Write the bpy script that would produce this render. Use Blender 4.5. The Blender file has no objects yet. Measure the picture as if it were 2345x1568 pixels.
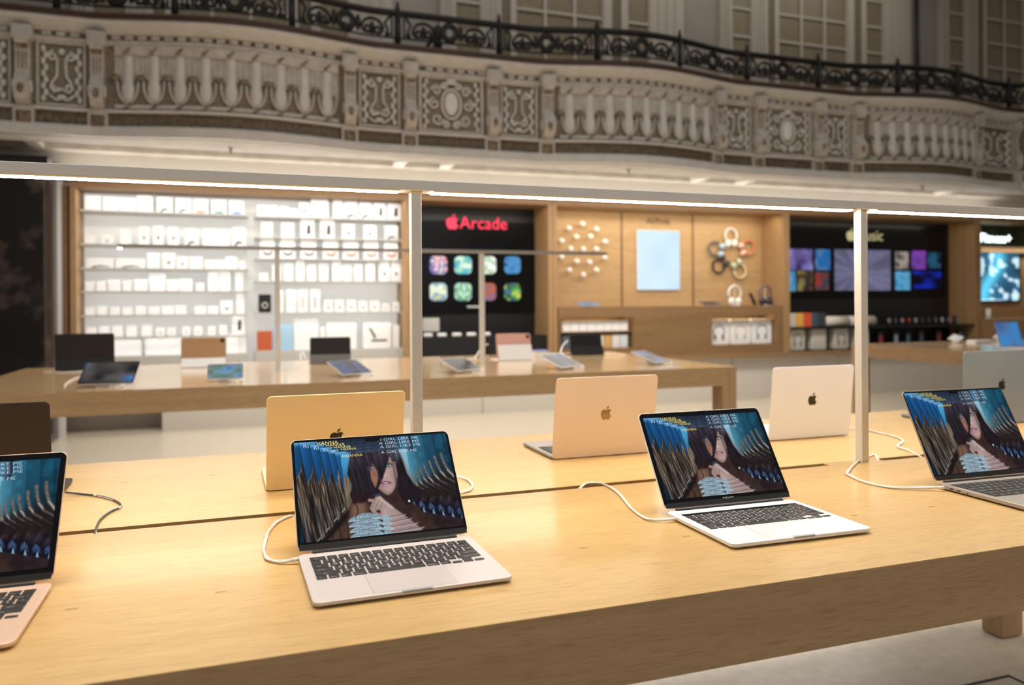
import bpy, math, random
import numpy as np
from mathutils import Vector, Matrix
random.seed(7)
PI = math.pi
SC = bpy.context.scene
COL = SC.collection

# ---------------------------------------------------------------- camera
F_PX, CX, CY, ROLL, CAM_H, TH = 1687.3, 1077.7, 697.85, 0.00693, 0.4276, 0.31196
TOP = 0.91                                   # table top height
ZC = TOP + CAM_H
cd = bpy.data.cameras.new('camera'); cam = bpy.data.objects.new('camera', cd); COL.objects.link(cam)
cam.location = (0, 0, ZC); cam.rotation_euler = (PI/2, ROLL, -TH)
cd.sensor_width = 36; cd.lens = F_PX*36/2345
cd.shift_x = (1172.5-CX)/2345; cd.shift_y = -(784-CY)/2345
cd.clip_start = 0.05; cd.clip_end = 100
cd.dof.use_dof = True; cd.dof.focus_distance = 1.42; cd.dof.aperture_fstop = 2.9
SC.camera = cam
SC.view_settings.view_transform = 'Standard'; SC.view_settings.look = 'None'
SC.view_settings.exposure = 0.0; SC.view_settings.gamma = 1

# ---------------------------------------------------------------- world and large lights
wd = bpy.data.worlds.new('world'); SC.world = wd; wd.use_nodes = True
nt = wd.node_tree; bg = nt.nodes['Background']
tc = nt.nodes.new('ShaderNodeTexCoord'); sp = nt.nodes.new('ShaderNodeSeparateXYZ'); rp = nt.nodes.new('ShaderNodeValToRGB')
nt.links.new(tc.outputs['Generated'], sp.inputs[0]); nt.links.new(sp.outputs['Z'], rp.inputs[0]); nt.links.new(rp.outputs[0], bg.inputs[0])
rp.color_ramp.elements[0].position = 0.0; rp.color_ramp.elements[0].color = (.19, .16, .13, 1)
rp.color_ramp.elements[1].position = 0.8; rp.color_ramp.elements[1].color = (.30, .285, .27, 1)
bg.inputs[1].default_value = 0.72

def area(name, loc, rot, sx, sy, power, col=(1, .93, .84), spread=PI):
    l = bpy.data.lights.new(name, 'AREA'); l.shape = 'RECTANGLE'; l.size = sx; l.size_y = sy
    l.energy = power; l.color = col; l.spread = spread
    o = bpy.data.objects.new(name, l); o.location = loc; o.rotation_euler = rot; COL.objects.link(o); return o
area('hall_light', (3.0, 3.2, 6.5), (0, 0, 0), 9, 3, 110, (1, .97, .95))
area('front_fill_light', (2.0, -4.5, 3.2), (PI/2-.12, 0, 0), 9, 3, 62, (.98, .98, 1))      # added fill behind the camera, brightens surfaces that face it
area('table_fill_light', (1.4, 1.9, 5.2), (0, 0, 0), 6, .8, 64, (1, .92, .82), 1.6)  # unseen overhead lamp added to brighten and even out the front table
area('table_fill_light', (1.2, 5.1, 5.2), (0, 0, 0), 5, .6, 42, (1, .92, .82), 1.2)  # second added lamp, brightens the tablet table
area('upper_wall_fill', (4.5, 8.4, 6.8), (.35, 0, 0), 12, .8, 55, (1, .93, .84))  # added lamp out of view, brightens the upper wall
area('soffit_fill_light', (4.8, 8.36, 2.72), (PI+.25, 0, 0), 13, .05, 16, (1, .9, .76))
area('soffit_fill_light', (4.8, 8.30, 2.74), (PI+1.22, 0, 0), 13, .05, 24, (1, .92, .82))      # unseen lamps added above the cases to brighten the soffit
area('hall_floor_light', (3.2, 7.35, 2.86), (0, 0, 0), 9, .5, 190, (1, .92, .82))      # downlights under the balcony

# ---------------------------------------------------------------- helpers
_c, _s = math.cos(ROLL), math.sin(ROLL)
FW = np.array([math.sin(TH), math.cos(TH), 0]); RT = np.array([math.cos(TH), -math.sin(TH), 0])
def _ray(px, py):
    X = (px-CX)/F_PX; U = (CY-py)/F_PX
    return FW+RT*(X*_c+U*_s)+np.array([0, 0, 1.])*(-X*_s+U*_c)
def onz(px, py, z):
    d = _ray(px, py); t = (z-ZC)/d[2]; return d[0]*t, d[1]*t
def ony(px, py, y):
    d = _ray(px, py); t = y/d[1]; return d[0]*t, ZC+d[2]*t

def mat(name, col, rough=.5, metal=0., spec=.5, emis=None, estr=1., bump=0., bscale=200., coat=0.):
    m = bpy.data.materials.new(name); m.use_nodes = True; n = m.node_tree; b = n.nodes['Principled BSDF']
    b.inputs['Base Color'].default_value = (*col, 1); b.inputs['Roughness'].default_value = rough
    b.inputs['Metallic'].default_value = metal; b.inputs['Specular IOR Level'].default_value = spec
    b.inputs['Coat Weight'].default_value = coat
    if emis: b.inputs['Emission Color'].default_value = (*emis, 1); b.inputs['Emission Strength'].default_value = estr
    no = n.nodes.new('ShaderNodeTexNoise'); no.inputs['Scale'].default_value = bscale
    if bump:
        bp = n.nodes.new('ShaderNodeBump'); bp.inputs['Strength'].default_value = bump; bp.inputs['Distance'].default_value = .002
        n.links.new(no.outputs['Fac'], bp.inputs['Height']); n.links.new(bp.outputs[0], b.inputs['Normal'])
    else:
        mr = n.nodes.new('ShaderNodeMapRange'); mr.inputs['To Min'].default_value = max(0, rough-.03); mr.inputs['To Max'].default_value = min(1, rough+.03)
        n.links.new(no.outputs['Fac'], mr.inputs['Value']); n.links.new(mr.outputs[0], b.inputs['Roughness'])
    return m

def wood(name, dark, light, axis=0, rough=.42, planks=True, coat=.0, scale=1., pw=.31):
    m = bpy.data.materials.new(name); m.use_nodes = True; n = m.node_tree; b = n.nodes['Principled BSDF']; L = n.links
    tc = n.nodes.new('ShaderNodeTexCoord'); mp = n.nodes.new('ShaderNodeMapping')
    s = [34., 34., 34.]; s[axis] = 1.6; mp.inputs['Scale'].default_value = [v*scale for v in s]
    L.new(tc.outputs['Object'], mp.inputs[0])
    n1 = n.nodes.new('ShaderNodeTexNoise'); n1.inputs['Scale'].default_value = 1.; n1.inputs['Detail'].default_value = 6; n1.inputs['Distortion'].default_value = .6
    L.new(mp.outputs[0], n1.inputs[0])
    mp2 = n.nodes.new('ShaderNodeMapping'); s2 = [420., 420., 420.]; s2[axis] = 22.; mp2.inputs['Scale'].default_value = [v*scale for v in s2]
    L.new(tc.outputs['Object'], mp2.inputs[0])
    n2 = n.nodes.new('ShaderNodeTexNoise'); n2.inputs['Scale'].default_value = 1.; n2.inputs['Detail'].default_value = 2
    L.new(mp2.outputs[0], n2.inputs[0])
    r1 = n.nodes.new('ShaderNodeValToRGB'); r1.color_ramp.elements[0].position = .22; r1.color_ramp.elements[1].position = .82
    r1.color_ramp.elements[0].color = (*dark, 1); r1.color_ramp.elements[1].color = (*light, 1); L.new(n1.outputs['Fac'], r1.inputs[0])
    r2 = n.nodes.new('ShaderNodeMapRange'); r2.inputs['From Min'].default_value = .3; r2.inputs['From Max'].default_value = .5
    r2.inputs['To Min'].default_value = .74; r2.inputs['To Max'].default_value = 1.; L.new(n2.outputs['Fac'], r2.inputs['Value'])
    mx = n.nodes.new('ShaderNodeMix'); mx.data_type = 'RGBA'; mx.blend_type = 'MULTIPLY'; mx.inputs[0].default_value = 1
    L.new(r1.outputs[0], mx.inputs[6]); L.new(r2.outputs[0], mx.inputs[7]); out = mx.outputs[2]
    if planks:
        mp3 = n.nodes.new('ShaderNodeMapping')
        if axis == 1: mp3.inputs['Rotation'].default_value = (0, 0, PI/2)
        if axis == 2: mp3.inputs['Rotation'].default_value = (0, PI/2, 0)
        L.new(tc.outputs['Object'], mp3.inputs[0])
        br = n.nodes.new('ShaderNodeTexBrick'); br.offset = .37; br.inputs['Scale'].default_value = 1.
        br.inputs['Brick Width'].default_value = 1.1; br.inputs['Row Height'].default_value = pw; br.inputs['Mortar Size'].default_value = .0
        br.inputs['Color1'].default_value = (.93, .93, .93, 1); br.inputs['Color2'].default_value = (1, 1, 1, 1)
        L.new(mp3.outputs[0], br.inputs[0])
        m3 = n.nodes.new('ShaderNodeMix'); m3.data_type = 'RGBA'; m3.blend_type = 'MULTIPLY'; m3.inputs[0].default_value = 1
        L.new(out, m3.inputs[6]); L.new(br.outputs['Color'], m3.inputs[7]); out = m3.outputs[2]
    L.new(out, b.inputs['Base Color']); b.inputs['Roughness'].default_value = rough; b.inputs['Coat Weight'].default_value = coat; b.inputs['Coat Roughness'].default_value = .12
    bp = n.nodes.new('ShaderNodeBump'); bp.inputs['Strength'].default_value = .12; bp.inputs['Distance'].default_value = .0006
    L.new(n2.outputs['Fac'], bp.inputs['Height']); L.new(bp.outputs[0], b.inputs['Normal'])
    return m

def mottled(name, c1, c2, scale, rough, spec=.5, lo=.4, hi=.65, detail=6, coat=0.):
    m = mat(name, c1, rough, spec=spec, coat=coat); n = m.node_tree; L = n.links
    tc = n.nodes.new('ShaderNodeTexCoord'); no = n.nodes.new('ShaderNodeTexNoise'); no.inputs['Scale'].default_value = scale; no.inputs['Detail'].default_value = detail
    r = n.nodes.new('ShaderNodeValToRGB'); r.color_ramp.elements[0].position = lo; r.color_ramp.elements[1].position = hi
    r.color_ramp.elements[0].color = (*c1, 1); r.color_ramp.elements[1].color = (*c2, 1)
    L.new(tc.outputs['Object'], no.inputs[0]); L.new(no.outputs['Fac'], r.inputs[0]); L.new(r.outputs[0], n.nodes['Principled BSDF'].inputs['Base Color'])
    return m

M = {}
M['oak'] = wood('oak', (.60, .38, .145), (.70, .465, .19), 0, .36, coat=.15)
M['oak_side_shaded'] = wood('oak_side_shaded', (.43, .265, .125), (.56, .365, .185), 0, .55, scale=.9)  # same oak as the top, darkened: shade on the sides in the colour
M['oak_leg'] = wood('oak_leg', (.40, .245, .12), (.54, .35, .19), 2, .55, planks=False)  # upright-grain copy of the oak, with the legs' shade in the colour
M['oak_gloss'] = wood('oak_gloss', (.56, .36, .17), (.70, .48, .25), 0, .16, coat=.5, scale=.5)
M['case_back'] = wood('case_back', (.46, .29, .135), (.57, .375, .19), 0, .5, planks=False, scale=.4)
M['case_oak'] = wood('case_oak', (.27, .155, .07), (.37, .225, .11), 0, .5, planks=False, scale=.4)  # frame oak darkened: its shade is put into the colour
M['case_oak_v'] = wood('case_oak_v', (.33, .195, .09), (.44, .275, .135), 2, .5, planks=False, scale=.4)  # lighter copy: light on the inner returns put into the colour
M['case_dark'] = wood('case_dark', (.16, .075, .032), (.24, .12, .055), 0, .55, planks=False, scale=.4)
M['dark_gap'] = mat('dark_gap', (.035, .02, .012), .8)
M['alu'] = mat('aluminium', (.80, .785, .75), .42, .12)
M['led'] = mat('led_strip', (1, 1, 1), .5, emis=(1, .87, .72), estr=50.)
M['led_b'] = mat('led_strip_far', (1, 1, 1), .5, emis=(1, .87, .72), estr=6.)
M['brass'] = mat('brass', (.75, .52, .25), .3, 1.)
M['white_paint'] = mat('white_paint', (.78, .76, .73), .6)
M['white_panel'] = mat('white_panel', (.66, .62, .56), .5)
M['plaster'] = mottled('plaster', (.60, .57, .53), (.70, .67, .63), 6, .65)
M['stone'] = mottled('balcony_stone', (.50, .465, .42), (.60, .56, .51), 14, .6)
M['stone_recess'] = mottled('balcony_recess', (.20, .165, .12), (.33, .28, .215), 40, .7)  # brown painted ground, with some recess shade mixed into the colour
M['stone_light'] = mottled('balcony_light', (.64, .62, .585), (.70, .68, .65), 10, .5)
M['gilt'] = mottled('old_gilt', (.15, .10, .055), (.33, .26, .175), 30, .5)
M['dark_wood_edge'] = mat('dark_wood_edge', (.055, .024, .010), .4)
M['iron'] = mat('black_iron', (.010, .011, .010), .45, .1)
M['marble_dark'] = mottled('dark_marble', (.008, .007, .007), (.12, .085, .075), 3.2, .15, lo=.53, hi=.78, detail=9)
M['black'] = mat('matt_black', (.006, .006, .008), .45)
M['black_gloss'] = mat('black_glass', (.004, .004, .005), .2, spec=.25)
M['white_gloss'] = mat('white_plastic', (.85, .85, .85), .3)
M['box_white'] = mat('box_white', (.86, .86, .86), .45)
M['shelf_white'] = mat('shelf_white', (.52, .52, .50), .6)
M['backlit'] = mat('backlit_panel', (.62, .62, .60), .5, emis=(1, .97, .92), estr=.33)
M['cable'] = mat('cable_white', (.82, .76, .70), .5)
M['cable_dark'] = mat('cable_grey', (.09, .085, .085), .5)
M['key'] = mat('key_black', (.022, .019, .018), .42)
M['legend'] = mat('key_legend', (.75, .72, .68), .5)
M['terrazzo'] = mottled('floor_stone', (.50, .44, .345), (.58, .52, .42), 22, .3, lo=.35, hi=.7, detail=10)

def glow(name, col, s):
    return mat(name, col, .5, emis=col, estr=s)

class MB:
    def __init__(s): s.v = []; s.f = []; s.m = []
    def add(s, vs, fs, mi=0):
        o = len(s.v); s.v += [tuple(p) for p in vs]; s.f += [tuple(i+o for i in f) for f in fs]; s.m += [mi]*len(fs); return s
    def box(s, x0, x1, y0, y1, z0, z1, mi=0):
        vs = [(x, y, z) for z in (z0, z1) for y in (y0, y1) for x in (x0, x1)]
        return s.add(vs, [(0, 2, 3, 1), (4, 5, 7, 6), (0, 1, 5, 4), (2, 6, 7, 3), (0, 4, 6, 2), (1, 3, 7, 5)], mi)
    def tube(s, pts, r, n=8, mi=0, cap=True, closed=False):
        pts = [Vector(p) for p in pts]; N = len(pts); rings = []
        up = Vector((0, 0, 1)); prev = None
        for i, p in enumerate(pts):
            a = pts[i-1] if (i > 0 or closed) else p; b = pts[(i+1) % N] if (i < N-1 or closed) else p
            t = (b-a).normalized() if (b-a).length > 1e-9 else Vector((1, 0, 0))
            if prev is None:
                u = t.cross(up)
                if u.length < .1: u = t.cross(Vector((0, 1, 0)))
            else: u = prev-t*prev.dot(t)
            if u.length < 1e-6: u = t.orthogonal()
            u.normalize(); prev = u; w = t.cross(u)
            rr = r[i] if isinstance(r, (list, tuple)) else r
            rings.append([p+(u*math.cos(2*PI*k/n)+w*math.sin(2*PI*k/n))*rr for k in range(n)])
        vs = [q for g in rings for q in g]; fs = []
        for i in range(N if closed else N-1):
            for k in range(n):
                j = (i+1) % N; fs.append((i*n+k, i*n+(k+1) % n, j*n+(k+1) % n, j*n+k))
        if cap and not closed: fs += [tuple(range(n))[::-1], tuple((N-1)*n+k for k in range(n))]
        return s.add(vs, fs, mi)
    def lathe(s, prof, c=(0, 0, 0), n=16, mi=0):
        vs = [(c[0]+r*math.cos(2*PI*k/n), c[1]+r*math.sin(2*PI*k/n), c[2]+z) for r, z in prof for k in range(n)]; fs = []
        for i in range(len(prof)-1):
            for k in range(n): fs.append((i*n+k, i*n+(k+1) % n, (i+1)*n+(k+1) % n, (i+1)*n+k))
        fs += [tuple(range(n))[::-1], tuple((len(prof)-1)*n+k for k in range(n))]
        return s.add(vs, fs, mi)
    def ell(s, c, r, n=12, m=8, mi=0):
        prof = [(math.sin(PI*i/m), -math.cos(PI*i/m)) for i in range(m+1)]
        vs = [(c[0]+r[0]*a*math.cos(2*PI*k/n), c[1]+r[1]*a*math.sin(2*PI*k/n), c[2]+r[2]*b) for a, b in prof for k in range(n)]; fs = []
        for i in range(m):
            for k in range(n): fs.append((i*n+k, i*n+(k+1) % n, (i+1)*n+(k+1) % n, (i+1)*n+k))
        return s.add(vs, fs, mi)
    def prism(s, poly, fn, h0, h1, mi=0):
        # poly: 2-D outline; fn(a, b, h) -> point
        n = len(poly); vs = [fn(a, b, h0) for a, b in poly]+[fn(a, b, h1) for a, b in poly]
        fs = [tuple(range(n))[::-1], tuple(range(n, 2*n))]+[(k, (k+1) % n, n+(k+1) % n, n+k) for k in range(n)]
        return s.add(vs, fs, mi)
    def xf(s, fn): s.v = [tuple(fn(*p)) for p in s.v]; return s
    def build(s, name, mats, parent=None, smooth=False, loc=None):
        me = bpy.data.meshes.new(name); me.from_pydata(s.v, [], s.f)
        ml = mats if isinstance(mats, (list, tuple)) else [mats]
        for m in ml: me.materials.append(m)
        me.polygons.foreach_set('material_index', s.m)
        if smooth: me.polygons.foreach_set('use_smooth', [True]*len(s.f))
        me.update(); return link(name, me, parent, loc)
def link(name, me, parent=None, loc=None):
    o = bpy.data.objects.new(name, me); COL.objects.link(o)
    if parent: o.parent = parent
    if loc: o.location = loc
    return o
def tag(o, label=None, cat=None, group=None, kind=None):
    if label: o['label'] = label
    if cat: o['category'] = cat
    if group: o['group'] = group
    if kind: o['kind'] = kind
    return o
def thing(name, label, cat, loc=(0, 0, 0), rz=0, group=None):
    o = bpy.data.objects.new(name, None); COL.objects.link(o); o.location = loc; o.rotation_euler = (0, 0, rz)
    o.empty_display_size = .05
    return tag(o, label, cat, group)
def struct(name, mb, m, **k): return tag(mb.build(name, m, **k), kind='structure')
def bevel(o, w, seg=2):
    b = o.modifiers.new('bevel', 'BEVEL'); b.width = w; b.segments = seg; b.limit_method = 'ANGLE'; return o
def child_copy(src, parent, loc=None):
    c = src.copy(); COL.objects.link(c); c.parent = parent
    if loc: c.location = loc
    return c

_txt = {}
def text_geo(s, size=1., extrude=.0, align='CENTER', off=0.):
    k = (s, extrude, align, off)
    if k not in _txt:
        cu = bpy.data.curves.new('t', 'FONT'); cu.body = s; cu.size = 1; cu.extrude = extrude; cu.align_x = align; cu.align_y = 'CENTER'; cu.resolution_u = 3; cu.offset = off
        o = bpy.data.objects.new('t', cu); COL.objects.link(o)
        dg = bpy.context.evaluated_depsgraph_get(); dg.update(); me = bpy.data.meshes.new_from_object(o.evaluated_get(dg))
        _txt[k] = ([tuple(v.co) for v in me.vertices], [tuple(p.vertices) for p in me.polygons])
        bpy.data.objects.remove(o); bpy.data.curves.remove(cu); bpy.data.meshes.remove(me)
    v, f = _txt[k]; return [(a*size, b*size, c*size) for a, b, c in v], f

def apple_outline():
    body = "-.948 0 -2.415 -1.078 -3.96 -1.04 -2.04 .027 -3.91 1.183 -4.961 3.014 -2.117 3.675 -.546 9.103 1.519 12.09 1.013 1.454 2.208 3.09 3.792 3.039 1.52 -.065 2.09 -.987 3.935 -.987 1.831 0 2.35 .987 3.96 .948 1.637 -.026 2.676 -1.48 3.676 -2.948 1.156 -1.688 1.636 -3.325 1.662 -3.415 -.039 -.013 -3.182 -1.221 -3.22 -4.857 -.026 -3.04 2.48 -4.494 2.597 -4.559 -1.429 -2.09 -3.623 -2.324 -4.39 -2.376 -2 -.156 -3.675 1.09 -4.61 1.09"
    leaf = ".843 -1.012 1.4 -2.427 1.245 -3.83 -1.207 .052 -2.662 .805 -3.532 1.818 -.78 .896 -1.454 2.338 -1.273 3.714 1.338 .104 2.715 -.688 3.559 -1.701"
    out = []
    for st, d in (((12.152, 6.896), body), ((15.53, 3.83), leaf)):
        v = [float(x) for x in d.split()]; x, y = st; pts = []
        for i in range(0, len(v), 6):
            p = [(x, y)]+[(x+v[i+j], y+v[i+j+1]) for j in (0, 2, 4)]
            for t in (0, .25, .5, .75):
                b = ((1-t)**3, 3*t*(1-t)**2, 3*t*t*(1-t), t**3)
                pts.append((sum(b[q]*p[q][0] for q in range(4)), sum(b[q]*p[q][1] for q in range(4))))
            x, y = p[3]
        out.append([((a-12)/24, (12-b)/24) for a, b in pts])
    return out
APPLE = apple_outline()

def grid_screen(name, w, h, nx, ny, fn, mtl, place, parent=None):
    """picture plane: nx x ny cells, fn(s,t)->rgb array (linear), place(a,b)->point"""
    xs = np.linspace(0, 1, nx+1); ys = np.linspace(0, 1, ny+1)
    S, T = np.meshgrid(xs, ys)
    rgb = np.clip(fn(S, T), 0, 4)
    vs = [place((s-.5)*w, (.5-t)*h) for t in ys for s in xs]
    n = nx+1; fs = [(j*n+i, (j+1)*n+i, (j+1)*n+i+1, j*n+i+1) for j in range(ny) for i in range(nx)]
    me = bpy.data.meshes.new(name); me.from_pydata(vs, [], fs); me.materials.append(mtl)
    at = me.color_attributes.new('Col', 'FLOAT_COLOR', 'POINT')
    at.data.foreach_set('color', np.concatenate([rgb, np.ones_like(rgb[..., :1])], -1).astype(np.float32).ravel())
    me.update(); return link(name, me, parent)
def scr_mat(name, s):
    m = bpy.data.materials.new(name); m.use_nodes = True; n = m.node_tree; b = n.nodes['Principled BSDF']
    a = n.nodes.new('ShaderNodeAttribute'); a.attribute_name = 'Col'
    b.inputs['Base Color'].default_value = (.004, .004, .004, 1); b.inputs['Roughness'].default_value = .25; b.inputs['Specular IOR Level'].default_value = .06
    n.links.new(a.outputs['Color'], b.inputs['Emission Color']); b.inputs['Emission Strength'].default_value = s; return m
M['screen'] = scr_mat('lit_screen', .80)
M['screen_hi'] = scr_mat('lit_wall_screen', 1.3)

# ---------------------------------------------------------------- room shell
struct('floor', MB().box(-6, 18, -3, 10, -.1, 0), M['terrazzo'])
YW = 8.5                                       # face of the display wall
b = MB(); b.box(-6, 14, YW+.02, YW+.1, 2.64, 3.02); b.box(-6, -1.663, YW, YW+.1, 0, 2.64); struct('wall_back', b, M['white_paint'])
b = MB(); b.box(-6, 14, 9.05, 9.12, 0, 2.66); struct('wall_recess', b, M['white_panel'])
def bulge(X):
    o = 0.
    for xc in (.08, 4.45, 8.78, -4.3):
        u = (X-xc)/1.32
        if abs(u) < 1: o += .22*math.cos(PI*u/2)**1.4
    return o
b = MB()                                        # soffit below the balcony: flat band, shallow coffer
us = [-6+.1*i for i in range(201)]; pr_ = lambda u: ((7.5-bulge(u)+.056, 2.9), (7.86, 2.9), (7.86, 2.95), (7.5-bulge(u)+.056, 2.95))
b.add([(u, y_, z_) for u in us for y_, z_ in pr_(u)], [(i*4+k, i*4+(k+1) % 4, i*4+4+(k+1) % 4, i*4+4+k) for i in range(200) for k in range(4)])
b.box(-6, 14, 7.86, 8.3, 2.99, 3.04); b.box(-6, 14, 7.84, 7.86, 2.9, 3.0); b.box(-6, 14, 8.3, 8.52, 2.93, 3.0)
for x in (-1.9, 1.75, 2.3, 5.7, 6.4, 9.9): b.box(x, x+.12, 7.86, 8.3, 2.93, 3.0)
struct('ceiling', b, M['plaster'])
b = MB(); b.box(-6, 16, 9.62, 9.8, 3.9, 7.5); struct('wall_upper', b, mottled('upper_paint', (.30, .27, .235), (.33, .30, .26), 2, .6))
b = MB(); b.box(-6, 16, 7.62, 9.62, 3.86, 3.9); struct('trim_balcony_floor', b, M['dark_wood_edge'])
# white plinth below the cases
b = MB(); x = -.74
while x < 12: x2 = x+1.83; b.box(x+.006, min(x2, 12.6)-.006, 8.6, 8.98, .0, .58); x = x2
struct('baseboard_back', b, M['white_panel'])
struct('trim_plinth_core', MB().box(-.74, 12.4, 8.62, 8.95, .0, .585), M['white_panel'])  # white core set back behind the plinth panels
# dark marble pier at the left
o = bevel(MB().box(-4.5, -1.71, 7.95, 8.49, 0, 2.70).build('wall_left', M['marble_dark']), .01); tag(o, kind='structure')
tag(MB().box(-4.5, -1.67, 7.9, 8.49, 2.70, 2.78).build('trim_1', M['black']), kind='structure')
# floor hatch
b = MB(); hx0, hx1, hy0, hy1 = 2.05, 2.63, 1.45, 1.92
for a in ((hx0, hx1, hy1-.008, hy1), (hx0, hx1, hy0, hy0+.008), (hx0, hx0+.008, hy0, hy1), (hx1-.008, hx1, hy0, hy1)): b.box(*a, .0, .003)
tag(b.build('floor_hatch', M['black']), 'dark outlined square hatch set in the stone floor under the front table', 'floor hatch')

# ---------------------------------------------------------------- front display table
X0, X1, YF, YG0, YG1, YB = -1.2, 3.0, .931, 1.552, 1.576, 2.245
AP = .115
tb = thing('display_table', 'long oak display table in the foreground carrying the open laptops', 'table', (0, 0, 0))
MB().box(X0, X1, YF, YG0, TOP-.0015, TOP).box(X0+.03, X1-.03, YF+.03, YG0, TOP-.03, TOP-.0015).build('tabletop', M['oak'], tb)
MB().box(X0, X1, YG1, YB, TOP-.0015, TOP).box(X0+.03, X1-.03, YG1, YB-.03, TOP-.03, TOP-.0015).build('tabletop', M['oak'], tb)
for a in ((X0, 1.9152, YF, YF+.03), (1.916, X1, YF, YF+.03), (X0, X1, YB-.03, YB-.001), (X0, X0+.03, YF+.03, YB-.03), (X1-.03, X1, YF+.03, YB-.03)):
    MB().box(*a, TOP-AP, TOP-.0016).build('apron', M['oak_side_shaded'], tb)
MB().box(X0+.03, X1-.03, YF+.03, YB-.03, TOP-.07, TOP-.0302).build('slot_shade_board', M['dark_gap'], tb)  # dark board below the slot stands in for the shade inside it
for a, c in ((.27, .46), (1.49, 1.67), (X0, X0+.2), (X1-.2, X1)): MB().box(a, c, YG0+.0005, YG1-.0005, TOP-.03, TOP-.0005).build('gap_filler', M['oak'], tb)
for x in (X0+.001, X1-.115):
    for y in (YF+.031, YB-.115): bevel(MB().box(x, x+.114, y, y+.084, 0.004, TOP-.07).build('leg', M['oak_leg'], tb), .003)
# little knots in the top
KN = mat('knot', (.30, .16, .07), .6)
for px, py in ((165, 1394), (507, 1355), (1338, 1254), (1572, 1228), (1957, 1180), (2134, 1160), (284, 1104), (490, 1088), (1192, 1037)):
    x, y = onz(px, py, TOP)
    b = MB().ell((x-.004, y, TOP+.0001), (.0055, .0022, .0003), 10, 4).ell((x+.004, y, TOP+.0001), (.0055, .0018, .0003), 10, 4); b.build('knot', KN, tb)

# light rail over the table
RY, RZ = 1.56, 1.5835
lr = thing('light_rail', 'long aluminium light rail on slim posts standing along the front table', 'light fixture', (0, RY, TOP))
b = MB(); b.box(-3.2, 4.2, -.025, .025, RZ-TOP, RZ-TOP+.022); bevel(b.build('rail', M['alu'], lr), .0015)
PX = (-.85, .378, 1.604, 2.83)
edges = [-3.2]+[p for q in PX for p in (q-.025, q+.025)]+[4.2]
for k in range(0, len(edges), 2):
    a, c = edges[k]+.012, edges[k+1]-.012
    if c-a > .1: MB().box(a, c, -.011, .013, RZ-TOP-.003, RZ-TOP).build('led_strip', M['led'], lr); MB().box(a, c, -.0245, -.020, RZ-TOP-.0025, RZ-TOP).build('reflector', M['brass'], lr)
for p in PX:
    q = bevel(MB().box(p-.0115, p+.0115, -.0115, .0115, .0, RZ-TOP).build('post', M['alu'], lr), .001)
    MB().box(p-.013, p+.013, -.013, .013, RZ-TOP-.004, RZ-TOP-.0005).build('collar', M['brass'], q)

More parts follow.
